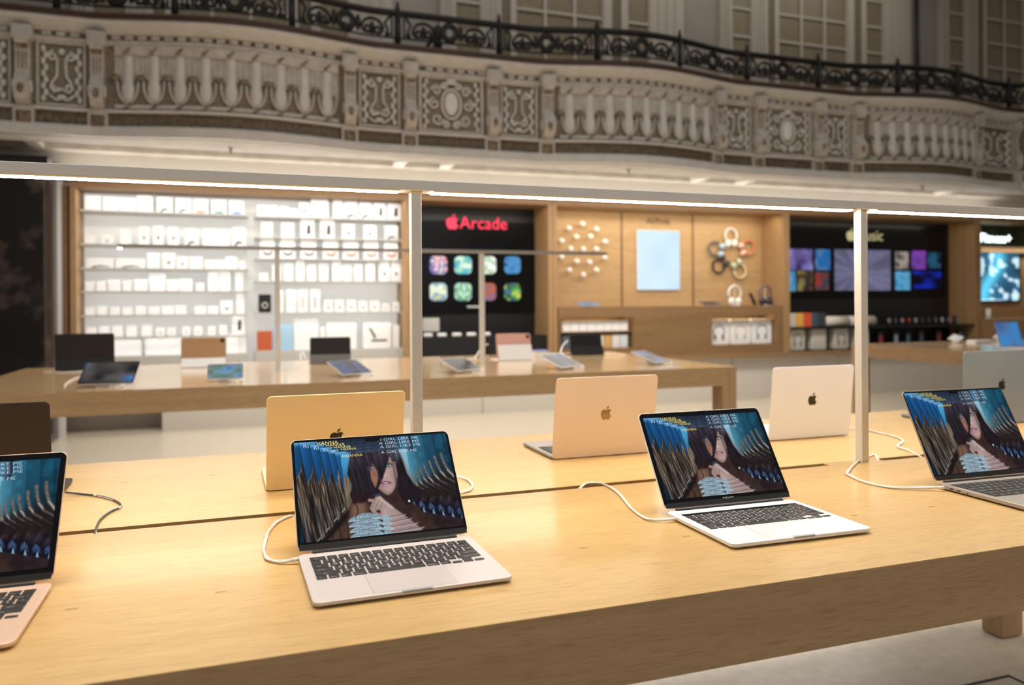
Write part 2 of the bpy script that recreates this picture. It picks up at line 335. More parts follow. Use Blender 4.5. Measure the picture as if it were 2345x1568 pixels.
# ---------------------------------------------------------------- screen picture
def sstep(a, b, x): t = np.clip((x-a)/(b-a), 0, 1); return t*t*(3-2*t)
def lin(c): return np.array([((v/255+.055)/1.055)**2.4 if v > 10 else v/255/12.92 for v in c])
_rng = np.random.RandomState(3)
_N = _rng.rand(64, 64)
def vnoise(x, y):
    x = x % 64; y = y % 64; xi = np.floor(x).astype(int); yi = np.floor(y).astype(int); fx = x-xi; fy = y-yi
    fx = fx*fx*(3-2*fx); fy = fy*fy*(3-2*fy)
    a = _N[yi % 64, xi % 64]; b_ = _N[yi % 64, (xi+1) % 64]; c = _N[(yi+1) % 64, xi % 64]; d = _N[(yi+1) % 64, (xi+1) % 64]
    return (a*(1-fx)+b_*fx)*(1-fy)+(c*(1-fx)+d*fx)*fy
def portrait(S, T):
    # generic picture: dark-haired woman, hands raised to the chin, fanned slices of blue and teal around her
    x = S*1.6; y = T
    img = np.zeros(S.shape+(3,))
    def put(mask, col):
        nonlocal img
        m = np.clip(mask*1., 0, 1)[..., None]; img = img*(1-m)+np.asarray(col)*m
    def el(cx, cy, rx, ry, soft=.06, ang=0):
        dx, dy = x-cx, y-cy; c, s = math.cos(ang), math.sin(ang); u = (dx*c+dy*s)/rx; v = (-dx*s+dy*c)/ry
        return 1-sstep(1-soft, 1+soft, np.sqrt(u*u+v*v))
    def segd(pts):
        d = np.full(x.shape, 9.)
        for (x1, y1), (x2, y2) in zip(pts[:-1], pts[1:]):
            L2 = (x2-x1)**2+(y2-y1)**2+1e-12; t = np.clip(((x-x1)*(x2-x1)+(y-y1)*(y2-y1))/L2, 0, 1)
            d = np.minimum(d, np.hypot(x-x1-t*(x2-x1), y-y1-t*(y2-y1)))
        return d
    def poly(pts, soft=.004):
        inside = np.zeros(x.shape, bool); n = len(pts)
        for i in range(n):
            (x1, y1), (x2, y2) = pts[i], pts[(i+1) % n]
            inside ^= ((y1 > y) != (y2 > y)) & (x < (x2-x1)*(y-y1)/((y2-y1)+1e-12)+x1)
        d = segd(pts+pts[:1]); return np.where(inside, sstep(-soft, soft, d), 1-sstep(-soft, soft, d))
    def stroke(pts, w, soft=.5): return 1-sstep(w*(1-soft), w*(1+soft), segd(pts))
    n1 = vnoise(x*60, y*6); n2 = vnoise(x*18, y*18); n3 = vnoise(x*130, y*110)
    # teal field, right
    st = (x-.07*y-1.10)*9.; st = np.where(st > 0, st, st*1.7); fr = st-np.floor(st)
    bok = .8+.5*sstep(.45, .8, vnoise(x*14+3, y*14))
    teal = (lin((22, 84, 112))*(1.25-.55*sstep(1.2, 1.6, x))[..., None]*(1.1-.85*sstep(.1, .62, y))[..., None])*(.6+.55*fr)[..., None]*bok[..., None]
    glowm = np.exp(-np.maximum(0, x-1.12-.06*y)/.085)*(1-sstep(.45, .7, y)); img = teal+glowm[..., None]*lin((110, 185, 205))*.6
    # twisted dark locks below it
    top = .56+.16*np.clip(1.25-x, 0, .4)-.18*np.clip(x-1.25, 0, .4)
    ph = (x+.45*(y-.6))*10.5; f2 = ph-np.floor(ph); lock = np.exp(-((f2-.3)/.14)**2)+.5*np.exp(-((f2-.62)/.08)**2)
    put(sstep(-.01, .03, y-top-.04*np.sin(ph*2*PI))*(x > .98), (lin((36, 22, 24))+lock[..., None]*lin((130, 100, 92))*.55)*(.55+.7*n2)[..., None])
    put(sstep(.02, .10, y-top-.10)*(x > .98), lin((52, 44, 56))*(.35+.9*n2)[..., None]*(.5+.8*lock)[..., None])
    yb = .735+.27*(x-1.12); ph3 = (x-.1*(y-yb))*10.5-.2; f3 = ph3-np.floor(ph3)
    put(np.exp(-((y-yb-.01)/.075)**4)*sstep(1.07, 1.13, x), lin((10, 13, 30))*(.5+n2)[..., None])
    put(np.exp(-((f3-.5)/.30)**4-((y-yb+.022-.10*np.abs(f3-.5))/.028)**4)*sstep(1.07, 1.12, x), lin((74, 96, 138))*(.35+.9*n3)[..., None])
    put(np.clip(1-np.abs(f3-.58)/(.02+.16*np.clip((y-yb-.015)/.05, 0, 1)), 0, 1)*(y > yb+.015)*(y < yb+.065)*sstep(1.08, 1.12, x)*1.4, lin((150, 186, 214)))
    put(sstep(.05, .08, y-yb)*(x > 1.0), lin((50, 36, 40))*(.55+.5*n2)[..., None])
    for j, (tx, ty) in enumerate(((1.165, .425), (1.20, .39), (1.25, .355), (1.30, .335), (1.365, .30), (1.43, .255), (1.505, .23))):
        k = 1+.13*j; P = [(tx, ty), (tx+.008*k, ty+.05*k), (tx+.022*k, ty+.10*k), (tx+.055*k, ty+.145*k), (tx+.10*k, ty+.175*k), (tx+.15*k, ty+.21*k)]
        put(poly(P+[(tx+.05*k, ty+.27*k), (tx+.005, ty+.20*k)], .008)*.8, lin((34, 26, 28)))
        put(stroke(P, .0075*k, .7)*.9, lin((128, 116, 108))*(.45+.9*n3)[..., None]); put(stroke(P[2:], .003*k, .8)*.8, lin((200, 188, 176)))
    # dark blue stacked leaves behind her head
    put((x > .2)*(x < 1.16-.1*y)*(y < .16), lin((34, 46, 66))*(.75+.5*n1)[..., None])
    for i in range(5):
        ly = -.01+.036*i+.055*(1.1-x); m = (y > ly)*(x > .25+.05*i)*(x < 1.22-.025*i)*(y < .17)
        put(m, (lin((42+5*i, 55+6*i, 76+6*i))*(.75+.45*n1)[..., None])*(1-.7*np.exp(-((y-ly)/.005)**2))[..., None])
        put(m*sstep(1.02, 1.15, x)*(1-sstep(1.13, 1.2, x)), lin((70, 132, 166))*(.8+.3*n2)[..., None])
    # left fanned slices
    ed = [-.09, .045, .15, .24, .315, .38, .45]; tops = [0, .0, .03, .07, .10, .13, .145]
    for i in range(6):
        w = ed[i+1]-ed[i]; xl = ed[i]+.12*y; u = (x-xl)/w; m = (u > 0)*(x < .60)*(y > tops[i]+.02*np.clip(-u+.3, 0, 1))
        m = m*((u < 1.25)+(y > tops[i]+.0)*(u < 1.8-(y-tops[i])*9))
        blue = lin((22, 88, 146))*(.55+.75*np.clip(1-u, 0, 1.2))[..., None]*(1.15-.5*sstep(0, .4, y-tops[i]))[..., None]+lin((120, 190, 225))*(np.exp(-((y-tops[i])/.028)**2)*.75)[..., None]
        yc = .175+.018*i+.24*np.sqrt(np.clip(1-u, 0, 1)); n = vnoise(u*11+i*5, y*8+i*3); n_ = vnoise(u*26+i*5, y*26)
        tan = lin((142, 124, 108))*(.05+1.15*n*n*n*1.3+.28*n_*n)[..., None]*(.55+.6*np.exp(-((u-.55)/.35)**2))[..., None]
        tan = tan*(1-.0*y)[..., None]+lin((96, 120, 150))*(np.exp(-((u-.35)/.10)**2)*sstep(.6, .85, y)*.35)[..., None]
        wav = u-.62-.13*np.sin(y*13+1.2*i); tan = tan*(1-.75*np.exp(-(wav/.06)**2)*sstep(.42, .55, y))[..., None]
        rim = np.exp(-((y-yc)/.012)**2); tan = tan+lin((190, 180, 160))[None]*(rim*.25)[..., None]
        c = np.where((y > yc)[..., None], tan, blue); c = c*(1-.93*np.exp(-(np.clip(u, 0, 9)/(.06+.16*sstep(.35, .9, y)))**2))[..., None]*(1-.5*sstep(.8, 1.0, u)*(y > yc))[..., None]
        put(m, c)
    # front card: sky, then the dark diagonal sweep low on the left
    card = (x > .45+.02*y)*(x < 1.14+.0*y)*(y > .145)
    put(card, lin((60, 78, 104))*(.75+.45*n1)[..., None])
    put(card*(x < .56), lin((70, 160, 205))*(1.15-.8*sstep(.2, .5, y))[..., None])
    put(card*sstep(1.0, 1.10, x), lin((140, 190, 212))*(1.1-.75*sstep(.2, .6, y))[..., None])
    put((x > .45+.02*y)*(x < .60)*(y > .40), lin((150, 132, 112))*(.3+.9*vnoise(x*70, y*9))[..., None])
    d1 = x+.0-(.58-(y-.62)*1.05)
    put(np.clip(sstep(-.03, .02, d1)*(y > .6)*(x < .64), 0, 1), lin((30, 22, 22))*(.5+.9*n3)[..., None])
    put(sstep(.05, .12, d1)*(y > .64)*(x < .64), lin((98, 70, 58))*(.45+.7*vnoise(x*24, y*6))[..., None])
    for i in range(5): put(stroke([(.155+.085*i, 1.0-.085*i), (.185+.085*i, .97-.085*i)], .004)*.8, lin((170, 180, 190)))
    for i in range(4): put(stroke([(.50-.07*i, .64+.09*i), (.515-.07*i, .80+.07*i), (.52-.07*i, 1.0)], .005)*.8, lin((16, 12, 14)))
    # shoulders
    put(poly([(.49, 1.02), (.50, .74), (.56, .655), (.68, .63), (.9, .62), (1.06, .66), (1.16, .76), (1.34, 1.02)], .015), lin((76, 54, 48))*(.40+.5*n2)[..., None])
    put(el(.57, .74, .07, .10, .6, .3)*.7, lin((150, 112, 94)))
    # hair
    hc = lin((34, 26, 34))*(.35+1.0*n1)[..., None]
    put(poly([(.50, .37), (.53, .22), (.56, .15), (1.06, .15), (1.09, .26), (1.11, .40), (1.16, .52), (1.22, .60), (1.18, .70), (1.06, .74), (1.0, .66), (.97, .60), (.70, .60), (.66, .66), (.52, .67), (.50, .58), (.54, .50)], .012), hc)
    sheen = np.exp(-((y-.20)/.07)**2)*(x > .52)*(x < 1.09); img = img+(sheen*n1*.5)[..., None]*lin((130, 140, 160))*(card*1.)[..., None]
    put(stroke([(1.07, .17), (1.10, .30), (1.12, .42), (1.19, .55)], .008, 1.)*.55, lin((150, 130, 112)))
    # neck, face
    put(poly([(.80, .56), (.98, .54), (1.02, .70), (.80, .72)], .015), lin((66, 44, 40))*(.6+.4*n2)[..., None])
    fx = .868; e = el(fx, .40, .140, .222, .04)*(y > .17)
    jaw = poly([(.73, .30), (1.005, .28), (1.0, .44), (.975, .53), (.93, .595), (.885, .62), (.85, .605), (.79, .54), (.745, .44)], .012)
    lit = .50+.50*np.exp(-((x-.905)/.085)**2)+.10*np.exp(-((y-.28)/.07)**2)-.33*sstep(.54, .62, y)
    face = lin((196, 164, 158))*lit[..., None]
    put(np.clip(e*(y < .44)+jaw, 0, 1), face)
    put(np.exp(-((x-.985)/.016)**2)*(y > .25)*(y < .55)*.6, lin((70, 50, 54)))
    put(poly([(.728, .35), (.80, .36), (.815, .44), (.79, .53), (.765, .535), (.735, .46)], .012), lin((166, 116, 96))*(.75+.3*n2)[..., None])
    # eyes and brows
    for ex, ey, k in ((.755, .322, .75), (.930, .312, 1.)):
        put(el(ex, ey-.008, .047, .030, .55)*.75, lin((58, 48, 62)))
        put(el(ex, ey, .031, .0115, .25)*k, lin((206, 216, 222)))
        put(el(ex, ey-.001, .0135, .0120, .25)*k, lin((104, 140, 150))); put(el(ex, ey-.001, .0055, .006, .3), lin((6, 8, 10))); put(el(ex-.004, ey-.005, .003, .003, .4), lin((250, 250, 250)))
        put(stroke([(ex-.034, ey+.004), (ex-.018, ey-.010), (ex, ey-.014), (ex+.020, ey-.010), (ex+.040, ey+.002)], .0036)*.95, lin((14, 10, 16)))
        put(stroke([(ex-.028, ey+.006), (ex, ey+.013), (ex+.030, ey+.006)], .0020)*.6, lin((50, 36, 42)))
    put(stroke([(.888, .272), (.92, .255), (.955, .252), (.985, .268)], .0052, .8)*.75, lin((46, 34, 40)))
    # nose
    put(stroke([(.872, .33), (.866, .385), (.858, .42)], .008, 1.)*.35, lin((110, 84, 88)))
    put(el(.878, .425, .030, .020, .9)*.5, lin((228, 206, 200))); put(np.exp(-((x-.885)/.010)**2)*(y > .30)*(y < .42)*.35, lin((226, 204, 200)))
    for nx in (.858, .895): put(el(nx, .437, .0085, .0045, .5)*.85, lin((66, 38, 40)))
    put(stroke([(.842, .428), (.846, .440), (.856, .442)], .003, 1)*.6, lin((110, 76, 76)))
    # lips, slightly parted
    put(poly([(.806, .492), (.835, .480), (.866, .474), (.878, .478), (.892, .473), (.920, .482), (.944, .492), (.920, .503), (.88, .506), (.835, .503)], .003), lin((150, 88, 104)))
    put(poly([(.806, .492), (.835, .503), (.88, .506), (.920, .503), (.944, .492), (.925, .520), (.885, .535), (.840, .524)], .004), lin((186, 128, 142)))
    put(poly([(.825, .494), (.878, .488), (.928, .494), (.88, .505)], .003), lin((58, 22, 30))); put(poly([(.85, .490), (.905, .490), (.90, .499), (.856, .499)], .003)*.9, lin((228, 220, 220)))
    put(el(.885, .518, .022, .006, .7)*.6, lin((236, 200, 206)))
    put(el(.885, .560, .035, .014, 1.)*.4, lin((210, 176, 168)))
    # hair swept over her right eye
    put(poly([(.54, .15), (.98, .15), (.955, .22), (.925, .29), (.885, .38), (.845, .46), (.80, .535), (.755, .575), (.72, .58), (.775, .52), (.805, .44), (.805, .37), (.785, .30), (.765, .28), (.735, .36), (.735, .44), (.755, .53), (.72, .60), (.60, .64), (.53, .50)], .008), (lin((40, 34, 44))*(.30+1.2*vnoise(x*75-y*12, y*5))[..., None])*(1+1.3*(1-sstep(.16, .36, y)))[..., None])
    put(el(.745, .33, .035, .02, .8)*.45, lin((120, 96, 100)))
    put(poly([(.52, .60), (.64, .56), (.76, .57), (.74, .66), (.60, .68), (.52, .67)], .02)*.9, lin((44, 24, 30))*(.4+1.1*vnoise(x*40+y*40, y*12))[..., None])
    # hands clasped under the chin, forearm running to the lower right
    hd = lin((192, 164, 158))
    put(poly([(.70, .775), (.685, .735), (.715, .675), (.755, .63), (.80, .625), (.83, .665), (.87, .70), (.93, .76), (1.03, .85), (1.15, .97), (1.17, 1.01), (.84, 1.01), (.82, .90), (.79, .83), (.74, .81)], .01), hd*(1.0-.35*sstep(.80, 1.1, x)-.35*(1-sstep(-.03, .05, (x-.74)-(y-.72)*.5))*.4)[..., None]*(.85+.25*n2)[..., None])
    for P in ([(.79, .66), (.755, .70), (.735, .75)], [(.755, .645), (.725, .69), (.712, .735)], [(.815, .69), (.79, .73), (.765, .775)], [(.69, .655), (.715, .667), (.74, .665)]):
        put(stroke(P, .0035, .9)*.6, lin((104, 74, 70)))
    put(stroke([(.69, .655), (.725, .662)], .015, .4)*.9, hd*.85)
    put(stroke([(.80, .64), (.84, .69), (.90, .75)], .014, 1.)*.4, lin((236, 214, 206)))
    put(el(.765, .775, .024, .015, .5, .4), lin((62, 26, 22)))
    # lace layers
    for i in range(5):
        ly = .775+.052*i; sc = .006*np.sin(x*120+i)
        lace = lin((176, 204, 220))*(.45+.65*vnoise(x*150, y*150))[..., None]*(.6+.6*np.clip((y-ly)/.06, 0, 1))[..., None]
        put((poly([(.63, ly-.005), (.68, ly+.005), (.76, ly+.03), (.80, ly+.075), (.46, ly+.075), (.47, ly+.052), (.54, ly+.02)], .004)*(y > ly+sc)), lace)
        put(poly([(.80, ly+.03), (.86, ly+.05), (.90, ly+.085), (.78, ly+.085)], .004), lace*.95)
        put(stroke([(.47, ly+.055), (.62, ly+.052), (.77, ly+.045)], .0030, .9)*.7, lin((40, 70, 92)))
    for i in range(4):
        ly = .835+.048*i; xr = 1.04+.055*i
        put(poly([(.87, ly+.006), (xr, ly-.012), (xr-.04, ly+.012), (.9, ly+.026)], .004)*.7, lin((186, 166, 172))); put(stroke([(.85, ly+.004), (xr, ly-.014)], .0025, .8)*.85, lin((44, 32, 40)))
    put(el(1.085, .70, .0105, .0115, .3), lin((240, 240, 240)))
    put(stroke([(.53, .66), (.56, .70), (.565, .76), (.53, .82)], .005, .8)*.9, lin((16, 10, 14)))
    return np.clip(img*1.0, .0012, 1.1)
_portrait_me = {}
LET_Y = glow('yellow_lettering', (.62, .55, .12), .8); LET_W = glow('white_lettering', (.40, .52, .62), .7)

# ---------------------------------------------------------------- laptops
def rrect(w, d, r, n=6, cx=0, cy=0):
    pts = []
    for sx, sy, a0 in ((1, 1, 0), (-1, 1, PI/2), (-1, -1, PI), (1, -1, 1.5*PI)):
        for k in range(n+1):
            a = a0+PI/2*k/n; pts.append((cx+sx*(w/2-r)+r*math.cos(a), cy+sy*(d/2-r)+r*math.sin(a)))
    return pts
def slab(mb, w, d, r, z0, z1, bv, fn=lambda a, b, c: (a, b, c), cx=0, cy=0, mi=0):
    prof = [(bv, z0), (bv*.3, z0+bv*.3), (0, z0+bv), (0, z1-bv), (bv*.3, z1-bv*.3), (bv, z1)]
    rings = []
    for ins, z in prof: rings.append([fn(a, b, z) for a, b in rrect(w-2*ins, d-2*ins, max(r-ins, .0003), 6, cx, cy)])
    n = len(rings[0]); vs = [p for g in rings for p in g]; fs = [tuple(range(n))[::-1], tuple((len(prof)-1)*n+k for k in range(n))]
    for i in range(len(prof)-1):
        for k in range(n): fs.append((i*n+k, i*n+(k+1) % n, (i+1)*n+(k+1) % n, (i+1)*n+k))
    return mb.add(vs, fs, mi)

ROWS = [  # (width in key units, legend)
    [(1.5, 'esc')]+[(1, 'F%d' % i) for i in range(1, 13)]+[(1, '')],
    [(1, c) for c in '`1234567890-=']+[(1.5, 'delete')],
    [(1.5, 'tab')]+[(1, c) for c in 'QWERTYUIOP[]']+[(1, '\\')],
    [(1.75, 'caps lock')]+[(1, c) for c in "ASDFGHJKL;'"]+[(1.75, 'return')],
    [(2.25, 'shift')]+[(1, c) for c in 'ZXCVBNM,./']+[(2.25, 'shift')],
    [(1, 'fn'), (1, 'control'), (1, 'option'), (1.25, 'command'), (5, ''), (1.25, 'command'), (1, 'option')]]
_keys = {}
def key_mesh(w, d, leg, km, lm):
    k = (round(w, 4), round(d, 4), leg, km.name)
    if k not in _keys:
        mb = MB(); slab(mb, w, d, .0016, 0, .0011, .0004)
        if leg:
            one = len(leg) == 1; v, f = text_geo(leg, .0075 if one else .0036, 0, 'CENTER')
            ox, oy = (0, 0) if one else ((-w*.12, -d*.22))
            if leg in ('return', 'delete') or (leg == 'shift' and w > .03): pass
            mb.add([(a+ox, b_+oy, .00112) for a, b_, c in v], f, 1)
        me = bpy.data.meshes.new('key'); me.from_pydata(mb.v, [], mb.f); me.materials.append(km); me.materials.append(lm)
        me.polygons.foreach_set('material_index', mb.m); me.update(); _keys[k] = me
    return _keys[k]

def laptop(x, y, rz, lean, w, d, hb, body, label, bez=.006, bot=.020, notch=True, touchbar=False, keys=True, screen=True, well=None, word=None, logo=None, feat_ports=False, group='open laptops on the front table', bt=None, lidm=None):
    bt = bez if bt is None else bt
    L = thing('laptop', label, 'laptop', (x, y, TOP), rz, group)
    mb = MB(); slab(mb, w, d, .011, .0036, hb, .0012, cy=-d/2); slab(mb, w-.012, d-.012, .008, .0026, .0038, .0004, cy=-d/2)
    base = mb.build('base', body, L)
    for sx in (-1, 1):
        for yy in (-.02, -d+.02): MB().lathe([(.006, 0), (.006, .0030)], (sx*(w/2-.025), yy, 0), 12).build('rubber_foot', M['black'], base)
    # trackpad
    tw, td = w*.42, d*.385
    if touchbar: tw = w*.44
    mb = MB(); slab(mb, tw, td, .003, hb-.0002, hb+.00025, .0001, cy=-d+td/2+.006); tp = mb.build('trackpad', lidm_track(body), L)
    mb = MB(); slab(mb, tw+.0008, td+.0008, .0032, hb-.0003, hb+.00008, .00005, cy=-d+td/2+.006); mb.build('seam', M['seam'], tp)
    # thumb notch
    mb = MB(); slab(mb, w*.155, .006, .002, hb-.0030, hb+.0003, .0003, cy=-d+.0028); mb.build('lip_notch', M['notch'], L)
    # keyboard
    kw, kd = .2745*w/.3041, .106; kx0 = -kw/2; ky0 = -.0235
    mb = MB(); slab(mb, kw+.004, kd+.004, .003, hb-.0004, hb+.0001, .00005, cy=ky0-kd/2); kb = mb.build('keyboard', well or body, L)
    if keys:
        u = kw/14.5; rh = kd/6; g = .0029
        for r, row in enumerate(ROWS):
            cx = kx0; yy = ky0-rh*(r+.5)
            if r == 0 and touchbar:
                mb = MB(); slab(mb, kw-g, rh*.62, .001, hb, hb+.0006, .0002, cy=yy-rh*.1); mb.build('touch_bar', M['black_gloss'], kb); continue
            for ww, leg in row:
                kk = link('key', key_mesh(ww*u-g, rh-g, leg, M['key'], M['legend']), kb, (cx+ww*u/2, yy, hb+.0001)); cx += ww*u
            if r == 5:
                for j, (dx, yo, leg) in enumerate(((0, -.25, '<'), (1, .25, '^'), (1, -.25, 'v'), (2, -.25, '>'))):
                    uu = (kx0+kw-cx)/3
                    link('key', key_mesh(uu-g, rh/2-g*.5, leg if 0 else '', M['key'], M['legend']), kb, (cx+uu*(dx+.5), yy+yo*rh, hb+.0001))
    # side ports
    if feat_ports:
        for yy in (-.040, -.058): MB().box(-w/2-.0002, -w/2+.002, yy-.0045, yy+.0045, hb*.5, hb*.5+.0028).build('port', M['black'], L)
        MB().tube([(-w/2-.0002, -.078, hb*.55), (-w/2+.003, -.078, hb*.55)], .0019, 10).build('port', M['black'], L)
    # lid frame: a across, v up the lid, t out of the back
    cl, sl = math.cos(lean), math.sin(lean); hz = hb-.001
    def fl(a, v, t): return (a, sl*v+cl*t-.001, hz+cl*v-sl*t)
    T = .0042
    v0 = .006 if screen else -.0065
    mb = MB(); slab(mb, w, d-v0, .0115, 0 if screen else .0012, T, .0011, fn=fl, cy=(d+v0)/2); lid = mb.build('lid', lidm or body, L)
    mb = MB(); hy = 0. if screen else -.0045; hr = .0042 if screen else .0032; mb.tube([(-w*.42, hy, hb-.0005), (w*.42, hy, hb-.0005)], hr, 12); mb.build('hinge', M['black'], L)
    if screen:
        mb = MB(); slab(mb, w-.0022, d-.0075, .0105, -.0006, .0002, .0002, fn=fl, cy=(d-.0065)/2+.006); mb.build('bezel', M['black_gloss'], lid)
        mb = MB(); mb.box(-w/2+.003, w/2-.003, .0065, .0165, -.0009, -.0004); mb.xf(fl); mb.build('chin', M['chin'], lid)
        sw, sh_ = w-2*bez, d-bot-bt
        vc = bot+sh_/2
        key = (round(sw, 3), round(sh_, 3))
        o = grid_screen('display', sw, sh_, 330, 206, portrait, M['screen'], lambda a, b_: fl(a, vc+b_, -.0008), lid)
        def wr(s, sx, ty, size, m, tilt=0, wid=1.1):
            v, f = text_geo(s, size, 0, 'LEFT', -.018)
            q = MB(); q.add([fl(-sw/2+sx*sw+a*wid, vc+sh_/2-ty*sh_+b_+a*tilt, -.0010) for a, b_, c in v], f); q.build('lettering', m, o)
        k = sw/.29
        for sx, ty, sz in ((.055, .045, .0118), (.12, .072, .0105), (.178, .100, .0094), (.228, .125, .0085)): wr('RI', sx, ty, sz*k, LET_W); wr('HANNA', sx+.085*sz/.0118, ty-.022, sz*.85*k, LET_Y)
        wr('RIHANNA', .290, .178, .0080*k, LET_Y)
        for i in range(3): wr('A GIRL LIKE ME', .535+.004*i, .028+.040*i, .0078*k, LET_W, wid=1.5)
        wr('A GIRL LIKE ME', .545, .168, .0076*k, LET_W, wid=1.35)
        if notch:
            mb = MB(); slab(mb, .030, .0075, .002, -.00125, -.0009, .0001, fn=fl, cy=d-bt-.0030); mb.build('camera_notch', M['black_gloss'], lid)
        if word:
            v, f = text_geo(word, .0048); mb = MB(); mb.add([fl(a, bot*.73+b_, -.0010) for a, b_, c in v], f); mb.build('lettering', M['legend'], lid)
    if logo:
        mb = MB()
        for p in APPLE: mb.prism([(-a*.040, d*.53+b_*.040) for a, b_ in p], fl, T-.0002, T+.0003)
        tag(mb.build('logo', logo, lid), 'glossy apple-shaped mark with a bite')
    return L
def lidm_track(body):
    k = 'track_'+body.name
    if k not in M:
        m = body.copy(); m.name = k; c = m.node_tree.nodes['Principled BSDF'].inputs['Base Color']; v = c.default_value
        c.default_value = (v[0]*.93, v[1]*.93, v[2]*.93, 1); M[k] = m
    return M[k]
M['seam'] = mat('seam', (.25, .23, .22), .6)
M['chin'] = mat('chin_dark', (.018, .017, .016), .35)
M['notch'] = mat('notch_grey', (.36, .36, .37), .5)
M['silver'] = mat('silver_alu', (.82, .82, .83), .40, .2)
M['mid_silver'] = mat('mid_silver_alu', (.66, .60, .585), .40, .3)
M['space_grey'] = mat('space_grey_alu', (.42, .38, .35), .38, .5)
M['dark_grey'] = mat('dark_grey_alu', (.25, .29, .33), .38, .35)
M['gold_alu'] = mat('gold_alu', (.78, .56, .42), .38, .4)
M['pale_gold'] = mat('pale_gold_alu', (.86, .69, .40), .42, .2)  # gold finish, with warm light on the lid mixed into the colour
M['grey_warm_lit'] = mat('grey_alu_warm_lit', (.74, .60, .465), .40, .3)  # grey lid, its warm reflection put into the colour
M['midnight'] = mat('midnight_alu', (.018, .013, .011), .45, .1)
M['logo_dark'] = mat('logo_dark', (.07, .06, .05), .15, .8)
M['logo_gold'] = mat('logo_gold', (.36, .23, .11), .15, .8)
M['well_black'] = mat('well_black', (.03, .028, .026), .5)

laptop(.253, 1.272, .016, .655, .3041, .215, .0095, M['mid_silver'], 'open silver-grey laptop with a camera notch, nearest whole one on the front table')
laptop(.975, 1.284, -.018, .545, .3041, .2124, .0105, M['silver'], 'bright silver open laptop with thick black bezel, right of the silver-grey notched one', bez=.0095, bot=.024, bt=.0115, notch=False, touchbar=True, word='MacBook Pro', well=M['silver'])
laptop(1.688, 1.276, -.035, .442, .3126, .2212, .0118, M['space_grey'], 'space-grey open laptop with side ports, cut by the right edge of the photo', well=M['well_black'], bez=.004, bt=.005, bot=.018, feat_ports=True)
laptop(-.416, 1.266, .0, .565, .3041, .2124, .0095, M['gold_alu'], 'gold open laptop cut by the left edge of the photo', bez=.0095, bot=.024, bt=.0115, notch=False)
BK = dict(keys=False, screen=True, notch=False)
def backlap(x, y, rz, lean, w, d, body, label, logo, base=None, keys=False):
    laptop(x, y, PI+rz, lean, w, d, .0105, base or body, label, screen=False, logo=logo, lidm=body, keys=keys, well=M['well_black'] if keys else None)
backlap(.228, 1.762, .010, .248, .317, .2242, M['pale_gold'], 'pale gold laptop seen from behind, standing behind the nearest silver-grey one', M['logo_dark'])
backlap(.986, 1.856, -.010, .15, .3126, .2212, M['grey_warm_lit'], 'warm-lit grey laptop seen from behind with its dark keyboard deck sticking out to the left', M['logo_gold'], M['space_grey'], True)
backlap(1.725, 1.883, -.003, .10, .3126, .2212, M['silver'], 'white-silver laptop seen from behind, beside the right post of the light rail', M['logo_dark'])
backlap(2.535, 1.872, -.01, .02, .3557, .2481, M['dark_grey'], 'blue-grey laptop seen from behind at the right edge of the photo', M['logo_dark'])
backlap(-.530, 1.80, .01, .13, .3126, .2212, M['midnight'], 'black laptop seen from behind at the left edge of the photo', M['midnight'])

# ---------------------------------------------------------------- cables on the front table
def cable(pts, r, m, label, plug=None, ties=(), thin=True):
    z = TOP+r+.0004; P = [Vector((*onz(px, py, z), z+dz)) for px, py, dz in pts]
    Q = []                                       # Catmull-Rom
    for i in range(len(P)-1):
        p0, p1, p2, p3 = P[max(i-1, 0)], P[i], P[i+1], P[min(i+2, len(P)-1)]
        for t in (0, .2, .4, .6, .8): Q.append(.5*((2*p1)+(p2-p0)*t+(2*p0-5*p1+4*p2-p3)*t*t+(3*p1-p0-3*p2+p3)*t**3))
    Q.append(P[-1]); root = Q[0]
    c = thing('charging_cable', label, 'cable', (root.x, root.y, TOP), 0, 'cables on the front table')
    off = Vector((root.x, root.y, TOP))
    MB().tube([q-off for q in Q], r, 8).build('cord', m, c, True)
    if thin:                                     # thin security wire twisted with it
        R = [q-off+Vector((math.cos(i*.35)*r*1.25, math.sin(i*.35)*r*1.25, max(0, math.sin(i*.35))*r*.8+.0003)) for i, q in enumerate(Q)]
        MB().tube(R, r*.33, 6).build('security_wire', M['cable'], c, True)
    if plug:
        a, b_ = Q[0]-off, Q[1]-off; d = (a-b_).normalized()
        MB().tube([a-d*.001, a+d*.011], .0035, 10).build('plug', M['alu'] if plug == 'm' else m, c, True)
    for i in ties:
        q = Q[int(i*(len(Q)-1))]-off; MB().ell(q, (r*1.7, r*1.7, r*1.5), 8, 6).build('tie', M['cable'], c, True)
W_ = M['cable']
cable([(668, 1287, .003), (640, 1287, 0), (612, 1278, 0), (604, 1255, 0), (612, 1222, 0), (635, 1195, 0), (664, 1181, 0), (672, 1177, -.006)], .0026, W_, 'white charging cable looping from the left side of the nearest silver-grey laptop', 'm', (.55,))
cable([(1552, 1191, .004), (1515, 1193, .002), (1478, 1186, 0), (1445, 1163, 0), (1413, 1126, 0), (1380, 1108, 0), (1345, 1106, 0), (1325, 1115, -.005)], .0026, W_, 'white charging cable running from the bright silver laptop to the table slot', 'w')
cable([(2150, 1121, .005), (2100, 1119, .002), (2045, 1116, 0), (1985, 1105, 0), (1945, 1088, 0), (1942, 1080, 0), (1962, 1058, 0), (1985, 1047, 0), (2004, 1041, 0), (2013, 1052, -.006)], .0028, W_, 'white charging cable looping from the space-grey laptop past the foot of the right post', 'm', (.35, .5, .75))
